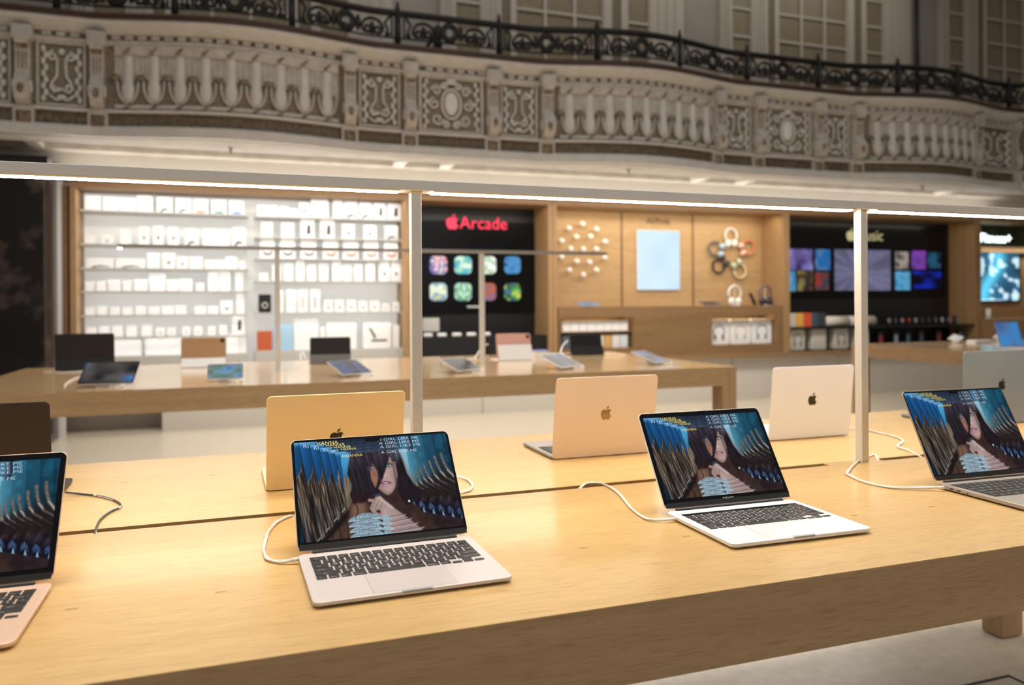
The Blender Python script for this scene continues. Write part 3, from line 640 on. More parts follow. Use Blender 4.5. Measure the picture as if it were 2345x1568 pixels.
cable([(1950, 984, .006), (1985, 985, .0), (2020, 992, 0), (2052, 1000, 0), (2068, 1010, 0), (2056, 1022, 0), (2080, 1031, 0), (2112, 1043, -.006)], .0028, W_, 'white cable from the white-silver laptop crossing the table behind the right post', 'w', (.3, .65))
cable([(1045, 1093, .003), (1068, 1097, 0), (1082, 1108, 0), (1076, 1121, 0), (1050, 1129, 0), (1035, 1130, 0)], .0028, W_, 'white cable loop peeping out right of the nearest silver-grey laptop', None)
cable([(150, 1130, .003), (190, 1131, 0), (235, 1137, 0), (268, 1148, 0), (276, 1160, 0), (250, 1173, 0), (228, 1192, 0), (216, 1219, -.004)], .0023, M['cable_dark'], 'grey cable with a white wire curving down to the slot near the left edge', None, (.25, .62))

# ---------------------------------------------------------------- iPad table behind
bt = thing('display_table', 'long glossy oak table behind the front one, set with tablets', 'table', (0, 0, 0), 0, None)
BX0, BX1, BYF, BYB = -1.4, 3.22, 4.17, 5.92
MB().box(BX0, BX1, BYF, BYB, TOP-.002, TOP).box(BX0+.06, BX1-.12, BYF+.06, BYB-.06, TOP-.03, TOP-.002).build('tabletop', M['oak_gloss'], bt)
for a in ((BX0, BX1-.111, BYF, BYF+.05), (BX0, BX1-.111, BYB-.05, BYB), (BX0, BX0+.05, BYF+.05, BYB-.05), (BX1-.05, BX1, BYF+.112, BYB-.112)):
    MB().box(*a, TOP-.125, TOP-.002).build('apron', M['case_oak_v'] if 0 else M['oak_side_shaded'], bt)
for x, y, h in ((BX0+.001, BYF+.051, .125), (BX0+.001, 5.6, .125), (BX1-.1105, BYF, .002), (BX1-.1105, BYB-.111, .002)): MB().box(x, x+.1105, y, y+.111, .0, TOP-h).build('leg', M['oak_leg'], bt)
r2 = thing('light_rail', 'thin dark light rail on two posts above the tablet table', 'light fixture', (0, 5.05, TOP))
b = MB(); b.box(-.68, 2.72, -.02, .02, .80, .822); b.build('rail', mat('rail_bronze', (.42, .38, .33), .35, .8), r2)
MB().box(-.68, -.66, -.012, .012, .790, .80).build('end_lamp', M['led_b'], r2)
for x in (.281, 1.715): MB().box(x-.017, x+.017, -.012, .012, 0, .80).build('post', M['alu'], r2)

def flat_screen(fn, w, h, place, parent, nx=24, ny=16, name='display', m=None): return grid_screen(name, w, h, nx, ny, fn, m or M['screen'], place, parent)
def blobs(cols, seed, sc=3.):
    def fn(S, T):
        n = vnoise(S*sc+seed*3.1, T*sc+seed*7.7); n2_ = vnoise(S*sc*1.7+seed*5.3+9, T*sc*1.7+seed*1.3)
        out = np.zeros(S.shape+(3,)); C = [lin(c) for c in cols]; k = len(C)-1
        for ch in range(3): out[..., ch] = np.interp(np.clip(n*.75+n2_*.25, .12, .88), np.linspace(.12, .88, k+1), [c[ch] for c in C])
        return out
    return fn
TG = 'tablets on the table behind'
def tablet(x, y, rz, w, d, tilt, label, cols, seed, rim='white_gloss', on=True):
    t = thing('tablet', label, 'tablet', (x, y, TOP), rz, TG)
    ct, s_ = math.cos(tilt), math.sin(tilt)
    def f(a, b_, c): return (a, b_*ct-c*s_, .012+b_*s_+c*ct)   # b up the slope (0..d)
    mb = MB(); slab(mb, w, d, .012, 0, .007, .002, fn=f, cy=d/2); mb.build('body', M[rim], t)
    mb = MB(); slab(mb, w-.004, d-.004, .010, .0068, .0076, .0002, fn=f, cy=d/2); mb.build('glass', M['black_gloss'], t)
    if on: flat_screen(blobs(cols, seed), w-.02, d-.02, lambda a, b_: f(a, d/2+b_, .0080), t)
    mb = MB(); mb.prism([(0.01, 0), (.09, 0), (d*.62*ct, d*.62*s_+.004), (d*.5*ct, d*.5*s_+.004)], lambda a, b_, h: (h, a, b_), -w*.18, w*.18); mb.build('stand', M['white_gloss'], t)
    mb = MB(); mb.tube([(0.02, .0, .004), (.06, -.035, .004), (.09, -.02, .004)], .004, 6); mb.ell((.09, -.02, .009), (.011, .011, .008), 8, 6); mb.build('security_tag', M['white_gloss'], t)
    return t
dk = [(8, 10, 26), (22, 30, 70), (60, 80, 140), (20, 24, 60)]
bluemix = [(20, 24, 30), (70, 66, 66), (96, 92, 92), (60, 110, 170), (120, 170, 220)]
land = [(16, 40, 96), (30, 110, 120), (96, 130, 110), (90, 150, 200), (20, 40, 110)]
tablet(-.655, 4.36, -.10, .285, .215, .52, 'large tilted tablet with grey and blue picture, front left of the table behind', bluemix, 1, 'mid_silver')
tablet(-.045, 4.40, -.02, .200, .135, .62, 'small tablet on a stand with a bright blue-green landscape picture', land, 2)
tablet(.715, 4.44, .42, .215, .20, .36, 'tablet tilted with dark navy screen, left of the front light post', dk, 3)
tablet(1.42, 4.42, .45, .22, .19, .36, 'dark-screened tablet on a stand just right of the front light post', [(14, 13, 16), (30, 28, 34), (18, 16, 20)], 4)
tablet(2.12, 4.41, .45, .235, .21, .36, 'tablet with white rim and dark blue screen behind the warm-lit grey laptop', [(16, 18, 30), (26, 36, 66), (60, 80, 130)], 5)
tablet(2.86, 4.50, .50, .20, .21, .34, 'rightmost tablet on the table behind, white edge and navy screen', [(12, 12, 34), (30, 30, 70), (90, 100, 170)], 6)

def folio(x, y, rz, w, h, lean, low, label, back, cover, keyboard=False, cam_=True, lowm=None):
    """tablet on its folio seen from the back: upper shell leaning away, lower flap"""
    t = thing('tablet', label, 'tablet', (x, y, TOP), rz, TG)
    s_, c_ = math.sin(lean), math.cos(lean)
    def f(a, b_, c): return (a, b_*s_+c, .006+b_*c_)
    mb = MB(); slab(mb, w, h, .014, -.004, .004, .002, fn=f, cy=h/2+.003); mb.build('body', back, t)
    mb = MB(); slab(mb, w-.006, h*low, .004, -.0085, -.0043, .001, fn=lambda a, b_, c: (a, b_*s_*.2+c-.03*(1-b_/(h*low)), .003+b_*c_), cy=h*low/2); mb.build('folio_flap', lowm or cover, t)
    mb = MB(); mb.box(-w/2, w/2, -.02, .15, 0, .006); mb.build('folio_base', cover, t)
    if cam_: mb = MB(); slab(mb, .026, .026, .006, -.0065, -.004, .0005, fn=f, cx=w/2-.024, cy=h-.02); mb.build('camera_bump', M['brass'] if cover is M['black'] else M['black'], t)
    return t
folio(-.95, 5.53, .02, .36, .245, -.10, .35, 'big black tablet in its folio seen from behind at the left end', M['black'], M['black'], cam_=False)
folio(-.20, 5.56, .0, .30, .20, .0, .30, 'gold-backed tablet seen from behind standing on a white folio', mat('gold_back', (.52, .34, .19), .5), M['white_gloss'])
folio(.69, 5.55, -.02, .30, .185, .05, .34, 'black-backed tablet with gold camera corner above a grey flap', M['black'], mat('flap_grey', (.12, .11, .10), .6))
folio(2.06, 5.30, .02, .285, .195, .12, .60, 'pink tablet seen from behind on a white folio stand', mat('pink_back', (.72, .42, .36), .45), M['white_gloss'])
folio(2.83, 5.60, .03, .30, .165, .15, .45, 'black tablet seen from behind near the right end, in front of the lit cubby', M['black'], M['black'], cam_=False)
# white cords
def cord(pts, r, label):
    P = [Vector((*onz(px, py, TOP+r), TOP+r+dz)) for px, py, dz in pts]; o_ = P[0].copy(); o_.z = TOP
    Q = []
    for i in range(len(P)-1):
        p0, p1, p2, p3 = P[max(i-1, 0)], P[i], P[i+1], P[min(i+2, len(P)-1)]
        for t in (0, .25, .5, .75): Q.append(.5*((2*p1)+(p2-p0)*t+(2*p0-5*p1+4*p2-p3)*t*t+(3*p1-p0-3*p2+p3)*t**3))
    Q.append(P[-1])
    o = MB().tube([q-o_ for q in Q], r, 7).build('charging_cable', W_, None, True, o_); tag(o, label, 'cable', 'cords on the table behind')
cord([(190, 860, 0), (168, 868, 0), (152, 878, 0), (148, 885, 0)], .004, 'white cord curling beside the large tilted tablet')
cord([(100, 851, 0), (150, 852, 0), (195, 849, 0), (215, 845, 0)], .004, 'white cord lying in front of the big black tablet')
cord([(1090, 822, 0), (1068, 826, .01), (1040, 828, 0), (1015, 826, 0)], .008, 'thick white cord left of the pink tablet')
cord([(1118, 800, .05), (1105, 808, .05), (1085, 822, .0), (1070, 829, 0)], .005, 'white cord rising to the back of the pink tablet')
cord([(1300, 800, .08), (1288, 806, .05), (1283, 818, .0), (1292, 826, 0)], .006, 'looped white cord beside the black tablet near the right end')
cord([(690, 826, 0), (688, 818, .02), (694, 815, .03), (700, 822, 0)], .004, 'short white cord left of the gold-cornered tablet')
x, y = onz(1250, 811, TOP)
o = bevel(MB().box(-.10, .10, -.05, .05, 0, .012).build('tablet_case', M['white_gloss'], None, False, (x, y-.12, TOP)), .003); tag(o, 'flat white case lying behind the tilted tablet, right of the pink one', 'case')
x, y = onz(1230, 803, TOP)
b = MB(); b.box(-.06, .06, -.04, .04, 0, .05, 0); b.box(-.06, .06, -.04, .04, .05, .058, 1)
tag(b.build('small_box', [M['white_gloss'], mat('blue_edge', (.15, .25, .6), .5)], None, False, (2.36, 5.5, TOP)), 'small white box with a blue top right of the pink tablet', 'box')

# ---------------------------------------------------------------- right-hand table, long side running towards us
RX0, RYB = 6.02, 5.98
rt = thing('display_table', 'oak table at the right whose long side runs towards the camera', 'table', (0, 0, 0))
MB().box(RX0, 8.9, 3.6, RYB, TOP-.002, TOP).box(RX0+.12, 8.78, 3.72, RYB-.12, TOP-.03, TOP-.002).build('tabletop', M['oak_gloss'], rt)
for a in ((RX0, RX0+.05, 3.717, RYB-.117), (8.85, 8.9, 3.717, RYB-.117), (RX0+.117, 8.783, 3.6, 3.65), (RX0+.117, 8.783, RYB-.05, RYB)):
    MB().box(*a, TOP-.125, TOP-.002).build('apron', M['case_oak'], rt)
for x, y in ((RX0, RYB-.117), (8.783, RYB-.117), (RX0, 3.6), (8.783, 3.6)): MB().box(x, x+.117, y, y+.117, 0, TOP-.002).build('leg', M['case_oak_v'], rt)
# devices on it
t = thing('laptop', 'far open laptop with a pale blue screen on the right-hand table', 'laptop', (6.82, 4.92, TOP), .0, None)
mb = MB(); slab(mb, .30, .21, .01, .001, .010, .001, cy=-.105); mb.build('base', M['silver'], t)
def f6(a, b_, c): return (a, .26*b_+c, .01+.965*b_)
mb = MB(); slab(mb, .30, .235, .01, 0, .004, .001, fn=f6, cy=.1175); ld = mb.build('lid', M['dark_grey'], t)
flat_screen(blobs([(60, 96, 150), (84, 122, 176), (60, 150, 220), (70, 100, 150)], 8, 2.), .29, .22, lambda a, b_: f6(a, .1175+b_, -.001), ld)
t2 = [(2120, 774, 'thin white phone tilted on a stand at the far left of the right-hand table'), (2215, 771, 'second thin white phone on a stand, nearer the blue-screened laptop')]
for px, py, lb in t2:
    x, y = onz(px, py+6, TOP); x = min(x, 8.6); y = min(y, 5.8)
    t = thing('phone', lb, 'phone', (x, y, TOP), .5, 'phones on the right-hand table')
    mb = MB(); slab(mb, .30, .10, .01, 0, .008, .002, fn=lambda a, b_, c: (a, b_*.95-c*.3, .04+b_*.3+c+a*.12)); mb.build('body', M['white_gloss'], t)
    MB().box(-.03, .03, -.02, .03, 0, .05).build('stand', M['white_gloss'], t)
x, y = onz(2257, 776, TOP); tag(bevel(MB().box(-.12, .12, -.05, .05, 0, .03).build('small_box', M['white_gloss'], None, False, (7.3, 5.6, TOP)), .004), 'flat white box beside the phones on the right-hand table', 'box')

# ---------------------------------------------------------------- wall cases
YI = 9.0
UX = [-1.6, 1.99, 3.83, 7.41, 11.06, 14.2]; ZB, ZT = .53, 2.64
TK = .055
def case(k, label, backm, back_y, name='wall_case'):
    x0, x1 = UX[k]+.003, UX[k+1]-.003
    c = thing(name, label, 'wall display case', (0, 0, 0))
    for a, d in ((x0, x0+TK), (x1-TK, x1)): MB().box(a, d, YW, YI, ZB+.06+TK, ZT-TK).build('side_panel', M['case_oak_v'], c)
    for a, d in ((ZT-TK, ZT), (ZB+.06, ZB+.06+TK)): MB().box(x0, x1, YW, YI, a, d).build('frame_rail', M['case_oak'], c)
    MB().box(x0+TK, x1-TK, back_y, back_y+.02, ZB+.06+TK, ZT-TK).build('back_panel', backm, c)
    return c
c1 = case(0, 'oak-framed white shelving case full of small white boxes at the left', M['backlit'], 8.95)
c2 = case(1, 'oak case with a black panel carrying a red neon word', M['black'], 8.95)
c3 = case(2, 'oak-lined case with earbuds and headphones mounted around a pale screen', M['case_back'], 8.95)
c4 = case(3, 'oak case with a black panel of album pictures behind the right post', M['black'], 8.95)
c5 = case(4, 'rightmost oak case with a glowing white word on dark green', M['case_oak'], 8.95)
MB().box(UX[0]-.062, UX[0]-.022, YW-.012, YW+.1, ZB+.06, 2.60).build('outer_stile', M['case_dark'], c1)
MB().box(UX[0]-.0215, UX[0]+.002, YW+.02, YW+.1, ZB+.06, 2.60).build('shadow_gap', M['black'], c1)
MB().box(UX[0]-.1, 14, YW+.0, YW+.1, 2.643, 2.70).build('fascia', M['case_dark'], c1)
# lights inside the cases
area('case_light', (.2, 8.535, 2.575), (.30, 0, 0), 3.4, .05, 8, (1, .98, .95))
area('case_light', (.2, 8.62, .62), (PI-.45, 0, 0), 3.2, .05, 6, (1, .98, .95))
area('case_light', (5.6, 8.58, 2.57), (.25, 0, 0), 3.3, .08, 13, (1, .86, .62))
area('case_light', (2.9, 8.58, 2.57), (.25, 0, 0), 1.6, .06, 1.6, (1, .86, .62))
area('case_light', (9.2, 8.58, 2.57), (.25, 0, 0), 3.3, .06, 3.5, (1, .86, .62))
area('case_light', (12.5, 8.58, 2.2), (.25, 0, 0), 2.3, .06, 9, (1, .86, .62))

# --- case 1: shelves and boxes
def zl(px, py): return 100+px/3.266, 400+py/3.266          # left rack enlargement -> photo pixels
def zr(px, py): return 560+px/3.409, 420+py/3.409
SY = 8.72                                                  # front faces of boxes
LEFT = [(283, [(305, 428, 172, 0), (443, 563, 178, 0), (573, 683, 182, 0), (695, 813, 157, 0), (848, 962, 165, 'k'), (988, 1102, 170, 'k'), (1118, 1228, 172, 'o'), (1255, 1365, 175, 'g'), (1388, 1498, 180, 'b')]),
 (527, [(305, 380, 460, 0), (432, 520, 460, 's'), (570, 650, 415, 0), (712, 788, 390, 's'), (818, 895, 385, 's'), (930, 1010, 390, 's'), (1058, 1155, 400, 'k'), (1190, 1390, 400, 0), (1408, 1510, 385, 'k')]),
 (702, [(315, 525, 630, 'k'), (540, 762, 630, 'k'), (772, 872, 585, 0), (885, 985, 585, 's'), (995, 1080, 610, 's'), (1090, 1190, 612, 0), (1205, 1355, 635, 0), (1362, 1448, 610, 0), (1460, 1505, 640, 0)]),
 (870, [(310, 380, 800, 0), (393, 468, 795, 0), (480, 578, 785, 0), (590, 662, 790, 0), (675, 780, 780, 0), (788, 912, 738, 0), (918, 1010, 785, 0), (1015, 1112, 780, 0), (1140, 1200, 810, 0), (1230, 1308, 722, 0), (1315, 1395, 722, 0), (1435, 1490, 725, 0)]),
 (1045, [(310, 385, 985, 0), (397, 475, 980, 0), (495, 570, 985, 0), (590, 665, 985, 0), (688, 765, 980, 0), (785, 870, 985, 0), (882, 975, 980, 0), (985, 1065, 980, 0), (1130, 1215, 985, 0), (1228, 1305, 985, 0), (1322, 1415, 945, 's'), (1440, 1500, 890, 0)]),
 (1205, [(315, 393, 1130, 0), (413, 495, 1122, 0), (512, 592, 1125, 0), (618, 695, 1122, 0), (733, 810, 1122, 0), (840, 905, 1145, 's'), (925, 985, 1145, 's'), (1035, 1095, 1140, 's'), (1125, 1185, 1140, 's'), (1230, 1285, 1140, 's'), (1315, 1370, 1130, 's'), (1408, 1505, 1055, 'K')]),
 (1345, [(515, 730, 1225, 0), (760, 1035, 1215, 0), (1065, 1180, 1225, 0), (1370, 1465, 1205, 0), (1470, 1515, 1215, 0)])]
RIGHT = [(272, [(103, 175, 185, 's'), (185, 265, 185, 's'), (280, 342, 190, 's'), (347, 415, 205, 0), (428, 505, 155, 'b'), (518, 655, 130, 0), (692, 768, 130, 0), (778, 882, 135, 'k'), (897, 995, 140, 'k'), (1008, 1102, 140, 'K'), (1115, 1228, 140, 'K')]),
 (432, [(130, 220, 315, 0), (288, 388, 315, 0), (438, 545, 285, 'K'), (592, 702, 285, 'K'), (762, 860, 315, 's'), (930, 1030, 320, 's'), (1095, 1200, 320, 'k')]),
 (592, [(120, 235, 442, 'v'), (275, 395, 442, 'v'), (440, 560, 447, 'v'), (612, 730, 447, 'r'), (770, 888, 450, 'r'), (930, 1045, 450, 'r'), (1088, 1200, 455, 'r')]),
 (762, [(115, 185, 700, 's'), (215, 290, 625, 0), (305, 382, 620, 0), (400, 470, 605, 0), (487, 560, 630, 0), (580, 655, 625, 0), (685, 755, 610, 0), (765, 838, 630, 0), (853, 922, 628, 0), (945, 1018, 615, 0), (1050, 1135, 612, 's'), (1143, 1225, 612, 's')]),
 (1003, [(110, 208, 860, 'B'), (268, 305, 830, 0), (325, 405, 825, 0), (415, 495, 825, 'p'), (512, 590, 825, 'q'), (620, 690, 910, 's'), (705, 775, 910, 's'), (800, 870, 910, 's'), (890, 960, 920, 's'), (980, 1055, 920, 's'), (1075, 1130, 940, 's'), (1160, 1210, 930, 's')]),
 (1293, [(100, 215, 1140, 'R'), (225, 380, 1095, 'L'), (385, 578, 1055, 0), (590, 632, 1120, 0), (640, 875, 1090, 0), (925, 1145, 1095, 'T'), (1160, 1210, 1120, 0)])]
NUM = ['first', 'second', 'third', 'fourth', 'fifth', 'sixth', 'seventh', 'eighth', 'ninth', 'tenth', 'eleventh', 'twelfth']
PC = {'k': (.03, .03, .03), 'o': (.75, .22, .06), 'g': (.05, .25, .17), 'b': (.05, .2, .6), 's': (.22, .22, .23), 'K': (.02, .02, .02), 'v': (.1, .1, .12), 'r': (.65, .12, .05), 'p': (.6, .25, .08), 'q': (.06, .09, .16), 'T': (.03, .03, .03)}
PM = {k: mat('print_'+k, v, .5) for k, v in PC.items()}
PD = {0: 'plain white box', 'k': 'white box with dark gadget', 'o': 'white box with orange band', 'g': 'white box with green band', 'b': 'white box with blue picture', 's': 'white box with grey print', 'K': 'white box with bold black print', 'v': 'white box with dark strap', 'r': 'white box with red strap', 'p': 'white box with orange pencil', 'q': 'white box with dark pencil', 'B': 'black box with pale ring', 'R': 'rust-red folio case', 'L': 'light blue folio case', 'T': 'white box picturing a tablet stand'}
BODY = {'B': M['black'], 'R': mat('rust_red', (.48, .10, .035), .6), 'L': mat('light_blue', (.36, .56, .74), .6)}
for side, rack, zz, xr in (('left', LEFT, zl, (300, 1512)), ('right', RIGHT, zr, (100, 1235))):
    for si, (zb, items) in enumerate(rack):
        p0 = zz(xr[0], zb); p1 = zz(xr[1], zb)
        xa, z0 = ony(*p0, 8.66); xb, z1 = ony(*p1, 8.66)
        xm = (xa+xb)/2; zs = ony(*zz((xr[0]+xr[1])/2, zb), SY)[1]
        if zs-.02 < ZB+.06+TK+.03: zs = ZB+.06+TK+.03
        if not (si == len(rack)-1):
            s = MB(); s.box(xa-.03, xb+.03, 8.64, 8.948, zs-.018, zs); s.box(xa-.03, xb+.03, 8.632, 8.64, zs-.018, zs)
            o = s.build('shelf', M['shelf_white'], c1)
            area('shelf_light', (xm, 8.635, zs-.022), (.30, 0, 0), xb-xa, .012, (xb-xa)*.75, (1, .98, .95))
        else:
            s = MB(); s.box(xa-.03, xb+.03, 8.62, 8.948, ZB+.06+TK, zs); s.build('shelf', M['shelf_white'], c1)
        nm = 'top shelf' if si == 0 else ('bottom shelf' if si == len(rack)-1 else NUM[si]+' shelf')
        for bi, (a, c, tp, code) in enumerate(items):
            pa = zz(a, zb); pc = zz(c, zb); xa_ = ony(*pa, SY)[0]; xc_ = ony(*pc, SY)[0]
            zt = ony(*zz((a+c)/2, tp), SY)[1]; zbx = ony(*zz((a+c)/2, zb), SY)[1]; hh = max(zt-zbx, .04); w = xc_-xa_
            dd = min(.10, .04+w*.3); cxm = (xa_+xc_)/2
            root = MB(); slab(root, w, hh, min(.012, w*.1), -dd/2, dd/2, .003, fn=lambda a_, b_, c_: (a_, c_, b_+hh/2+.0005))
            lb = '%s, %s from left, %s, %s rack' % (PD[code], NUM[bi], nm, side)
            kind = 'folio_case' if code in ('R', 'L') else 'accessory_box'
            o = root.build(kind, BODY.get(code, M['box_white']), None, False, (cxm, SY+dd/2, zs)); tag(o, lb, 'case' if code in ('R', 'L') else 'box', 'accessory boxes on the white shelves')
            pm = PM.get(code); yf = -dd/2-.0008; q = MB()
            def pr(poly): q.prism([(u*w, v*hh) for u, v in poly], lambda a_, b_, h: (a_, h, b_), yf, -dd/2+.001)
            if code in ('k',): pr([(-.35, .05), (-.2, .22), (.05, .30), (.3, .18), (.34, .1), (.1, .16), (-.1, .12), (-.2, .03)])
            elif code in ('o', 'g', 'b') and hh > w*.8 and side == 'left': pr([(-.4, .02), (-.3, .16), (0, .24), (.3, .18), (.4, .02)])
            elif code == 'b': pr([(-.12, .3), (.12, .3), (.12, .6), (-.12, .6)])
            elif code == 's': pr([(-.1, .3), (.12, .3), (.16, .42), (.05, .5), (-.14, .46)])
            elif code == 'K': pr([(-.05, .22), (.22, .22), (.22, .72), (.0, .72)])
            elif code in ('v', 'r'): pr([(-.35, .42), (-.1, .30), (.05, .26), (.2, .32), (.4, .46), (.3, .22), (.05, .14), (-.2, .2)])
            elif code in ('p', 'q'): pr([(-.05, .2), (.0, .14), (.05, .2), (.06, .7), (-.06, .7)])
            elif code == 'T': pr([(-.2, .26), (.35, .26), (.35, .34), (-.2, .34)]); pr([(-.3, .8), (-.22, .8), (-.02, .42), (-.1, .38)])
            elif code == 'B': q.tube([(math.cos(t)*w*.22, yf, hh*.4+math.sin(t)*w*.22) for t in np.linspace(0, 2*PI, 14)[:-1]], .006, 6, closed=True); pm = M['white_panel']
            if q.v: q.build('printed_picture', pm, o)

# --- case 2: game panel
def neon(text, px0, px1, pyc, y, col, strength, label, apple=True, name='neon_sign', r=.011, blur=0, size=None, plus=False):
    xa, _ = ony(px0, pyc, y); xb, _ = ony(px1, pyc, y); zc = ony((px0+px1)/2, pyc, y)[1]
    v, f = text_geo(text, 1, 0, 'LEFT'); wt = max(p[0] for p in v); ap = .82 if apple else 0
    k = (xb-xa)/(wt+ap)
    t = thing(name, label, 'sign', ((xa+xb)/2, y, zc))
    m = glow(name+'_'+text, col, strength)
    v2, f2 = text_geo(text, 1, .03, 'LEFT')
    q = MB(); q.add([((a+ap)*k-(xb-xa)/2, -c*k-.03*k-.004, b_*k) for a, b_, c in v2], f2); q.build('lettering', m, t)
    if apple:
        q = MB()
        for p in APPLE: q.prism([(a*.85*k-(xb-xa)/2+.38*k, b_*.85*k+.06*k) for a, b_ in p], lambda a, b_, h: (a, h, b_), -.06*k-.004, -.004)
        tag(q.build('logo', m, t), 'apple-shaped mark with a bite')
    MB().box(-(xb-xa)/2, (xb-xa)/2, -.004, 0, -.02, .02).build('backing_bar', M['black'], t)
    return t
neon('Arcade', 1020, 1160, 512, 8.948, (.80, .03, .085), .9, 'red neon word Arcade with an apple mark on the black panel')
icons = [[(200, 60, 60), (240, 200, 200), (60, 60, 160), (250, 240, 200)], [(90, 200, 200), (230, 240, 220), (120, 190, 170), (60, 160, 200)], [(220, 230, 210), (240, 240, 240), (160, 190, 140), (190, 210, 220)], [(30, 60, 90), (80, 140, 190), (60, 110, 160)],
         [(90, 130, 120), (230, 230, 200), (60, 140, 180), (220, 200, 120)], [(90, 170, 170), (180, 220, 180), (60, 120, 90), (200, 230, 220)], [(190, 100, 60), (160, 90, 70), (60, 110, 170)], [(230, 200, 60), (80, 160, 90), (60, 30, 20), (70, 150, 200)]]
ic = 0
wd2 = thing('wall_screen', 'black wall screen showing eight rounded game pictures in two rows', 'screen', (2.95, 8.94, 1.65))
for r_ in range(2):
    for c_ in range(4):
        px = 1004+c_*56.5; py = (607, 668)[r_]; x, z = ony(px, py, 8.93); w = .225
        base = icons[ic]; fnb = blobs(base, ic+3, 4.)
        g = grid_screen('app_picture', w, w, 24, 24, lambda S, T, fnb=fnb: fnb(S, T)*1.0, M['screen_hi'], lambda a, b_: (x-2.95+a, -.012, z-1.65+b_), wd2)
        # rounded mask: clip the corners by moving them in
        me = g.data
        for v_ in me.vertices:
            a, b_ = v_.co.x-(x-2.95), v_.co.z-(z-1.65); h = w/2; rr = .06
            ax, bz = abs(a), abs(b_)
            if ax > h-rr and bz > h-rr:
                dx, dz = ax-(h-rr), bz-(h-rr); m_ = max(dx, dz); L_ = math.hypot(dx, dz)
                if L_ > 0: s2 = m_/L_; v_.co.x = (x-2.95)+math.copysign(h-rr+dx*s2, a); v_.co.z = (z-1.65)+math.copysign(h-rr+dz*s2, b_)
        ic += 1
x, z = ony(1085, 702, 8.93); MB().box(x-2.95-.09, x-2.95+.09, -.0125, -.0115, z-1.65-.012, z-1.65+.012).build('caption_bar', glow('dim_white', (.5, .5, .5), .12), wd2)
MB().box(-.82, .82, -.006, .0, -.42, 1.0-.25).build('glass', M['black_gloss'], wd2)
x, z = ony(987, 760, 8.75); tag(bevel(MB().box(-.11, .11, 0, .05, 0, .17).build('accessory_box', M['shelf_white'], None, False, (x, 8.75, z)), .01), 'pale grey box with two dark marks on the black panel beside the main post', 'box')['label'] = 'pale grey box low on the black panel, just right of the main post'
CTZ = .95
MB().box(UX[1]+TK+.01, UX[2]-TK-.01, 8.55, 8.945, ZB+.06+TK, CTZ).build('counter', M['black'], c2)
for k, px in enumerate((978, 1010, 1044, 1077, 1110)):
    x, z = ony(px, 806, 8.70); t = MB(); slab(t, .12, .05, .02, 0, .045, .012, fn=lambda a, b_, c: (a, b_, c)); o = t.build('game_controller', M['white_gloss'], None, True, (x, 8.66, CTZ)); t2_ = ('first', 'second', 'third', 'fourth', 'fifth')[k]
    tag(o, 'white game controller, %s from the left at the foot of the black panel' % t2_, 'game controller', 'controllers below the game pictures')

# --- case 3: audio wall
for px in (1424, 1587): x = ony(px, 600, 8.945)[0]; MB().box(x-.012, x+.012, 8.943, 8.9498, 1.3, ZT-TK).build('panel_joint', M['case_dark'], c3)
CZ = 1.30
cx0, cx1 = UX[2]+TK+.02, UX[3]-TK-.02
ct = thing('counter', 'oak counter below the headphones with two lit cubbies', 'counter', (0, 0, 0))
b = MB(); zb0 = ZB+.06+TK+.002
cub = [(3.93, 4.97), (6.18, 7.25)]; z0c, z1c = .765, 1.165
b.box(cx0, cx1, 8.50, 8.93, z1c, CZ); b.box(cx0, cx1, 8.50, 8.93, zb0, z0c)
for a, c in ((cx0, cub[0][0]), (cub[0][1], cub[1][0]), (cub[1][1], cx1)): b.box(a, c, 8.50, 8.93, z0c, z1c)
b.build('body', wood('counter_oak', (.20, .115, .052), (.28, .165, .08), 0, .45, planks=False, scale=.4), ct)  # oak darkened: shade on the counter front put into the colour
for a, c in cub:
    MB().box(a, c, 8.90, 8.93, z0c, z1c).build('cubby_back', M['case_back'], ct)
    MB().box(a+.03, c-.03, 8.66, 8.69, z1c-.003, z1c-.0005).build('led_strip', glow('warm_led', (1, .75, .42), 16), ct)
# earbuds on pegs
EB = [(1334, 512), (1303, 522), (1366, 524), (1320, 542), (1352, 541), (1286, 551), (1386, 553), (1307, 569), (1336, 570), (1366, 570), (1286, 588), (1385, 589), (1321, 598), (1350, 600), (1304, 618), (1366, 618), (1336, 629)]
eb0 = None
def buds_name(px, py): 
    v = 'top' if py < 530 else ('upper' if py < 560 else ('middle' if py < 580 else ('lower' if py < 610 else 'bottom')))
    return v
for k, (px, py) in enumerate(EB):
    x, z = ony(px, py, 8.86)
    if eb0 is None:
        t = thing('earbuds_case', '', 'earbuds', (x, 8.95, z)); mb = MB(); slab(mb, .075, .062, .026, -.022, .022, .016, fn=lambda a, b_, c: (a*.9+b_*.3, c-.09, b_*.9-a*.3)); c0 = mb.build('case', M['white_gloss'], t, True)
        p0_ = MB().tube([(0, -.07, 0), (0, -.001, 0)], .007, 8).build('peg', M['alu'], t); eb0 = (t, c0, p0_)
    else:
        t = eb0[0].copy(); COL.objects.link(t); t.location = (x, 8.95, z)
        for q in eb0[1:]: child_copy(q, t)
    row = sorted([e for e in EB if abs(e[1]-py) < 6], key=lambda e: e[0]); pos = row.index((px, py)); rown = sorted(set(round(e[1]/12) for e in EB)).index(round(py/12))
    nm_ = ['topmost', 'second', 'third', 'fourth', 'fifth', 'sixth', 'seventh', 'eighth', 'ninth', 'lowest'][min(rown, 9)]
    t['label'] = ('white earbuds case on a peg, %s, %s row of the ring' % (('alone' if len(row) == 1 else NUM[pos]+' from left'), nm_)); t['group'] = 'earbuds pegged in a ring on the oak wall'
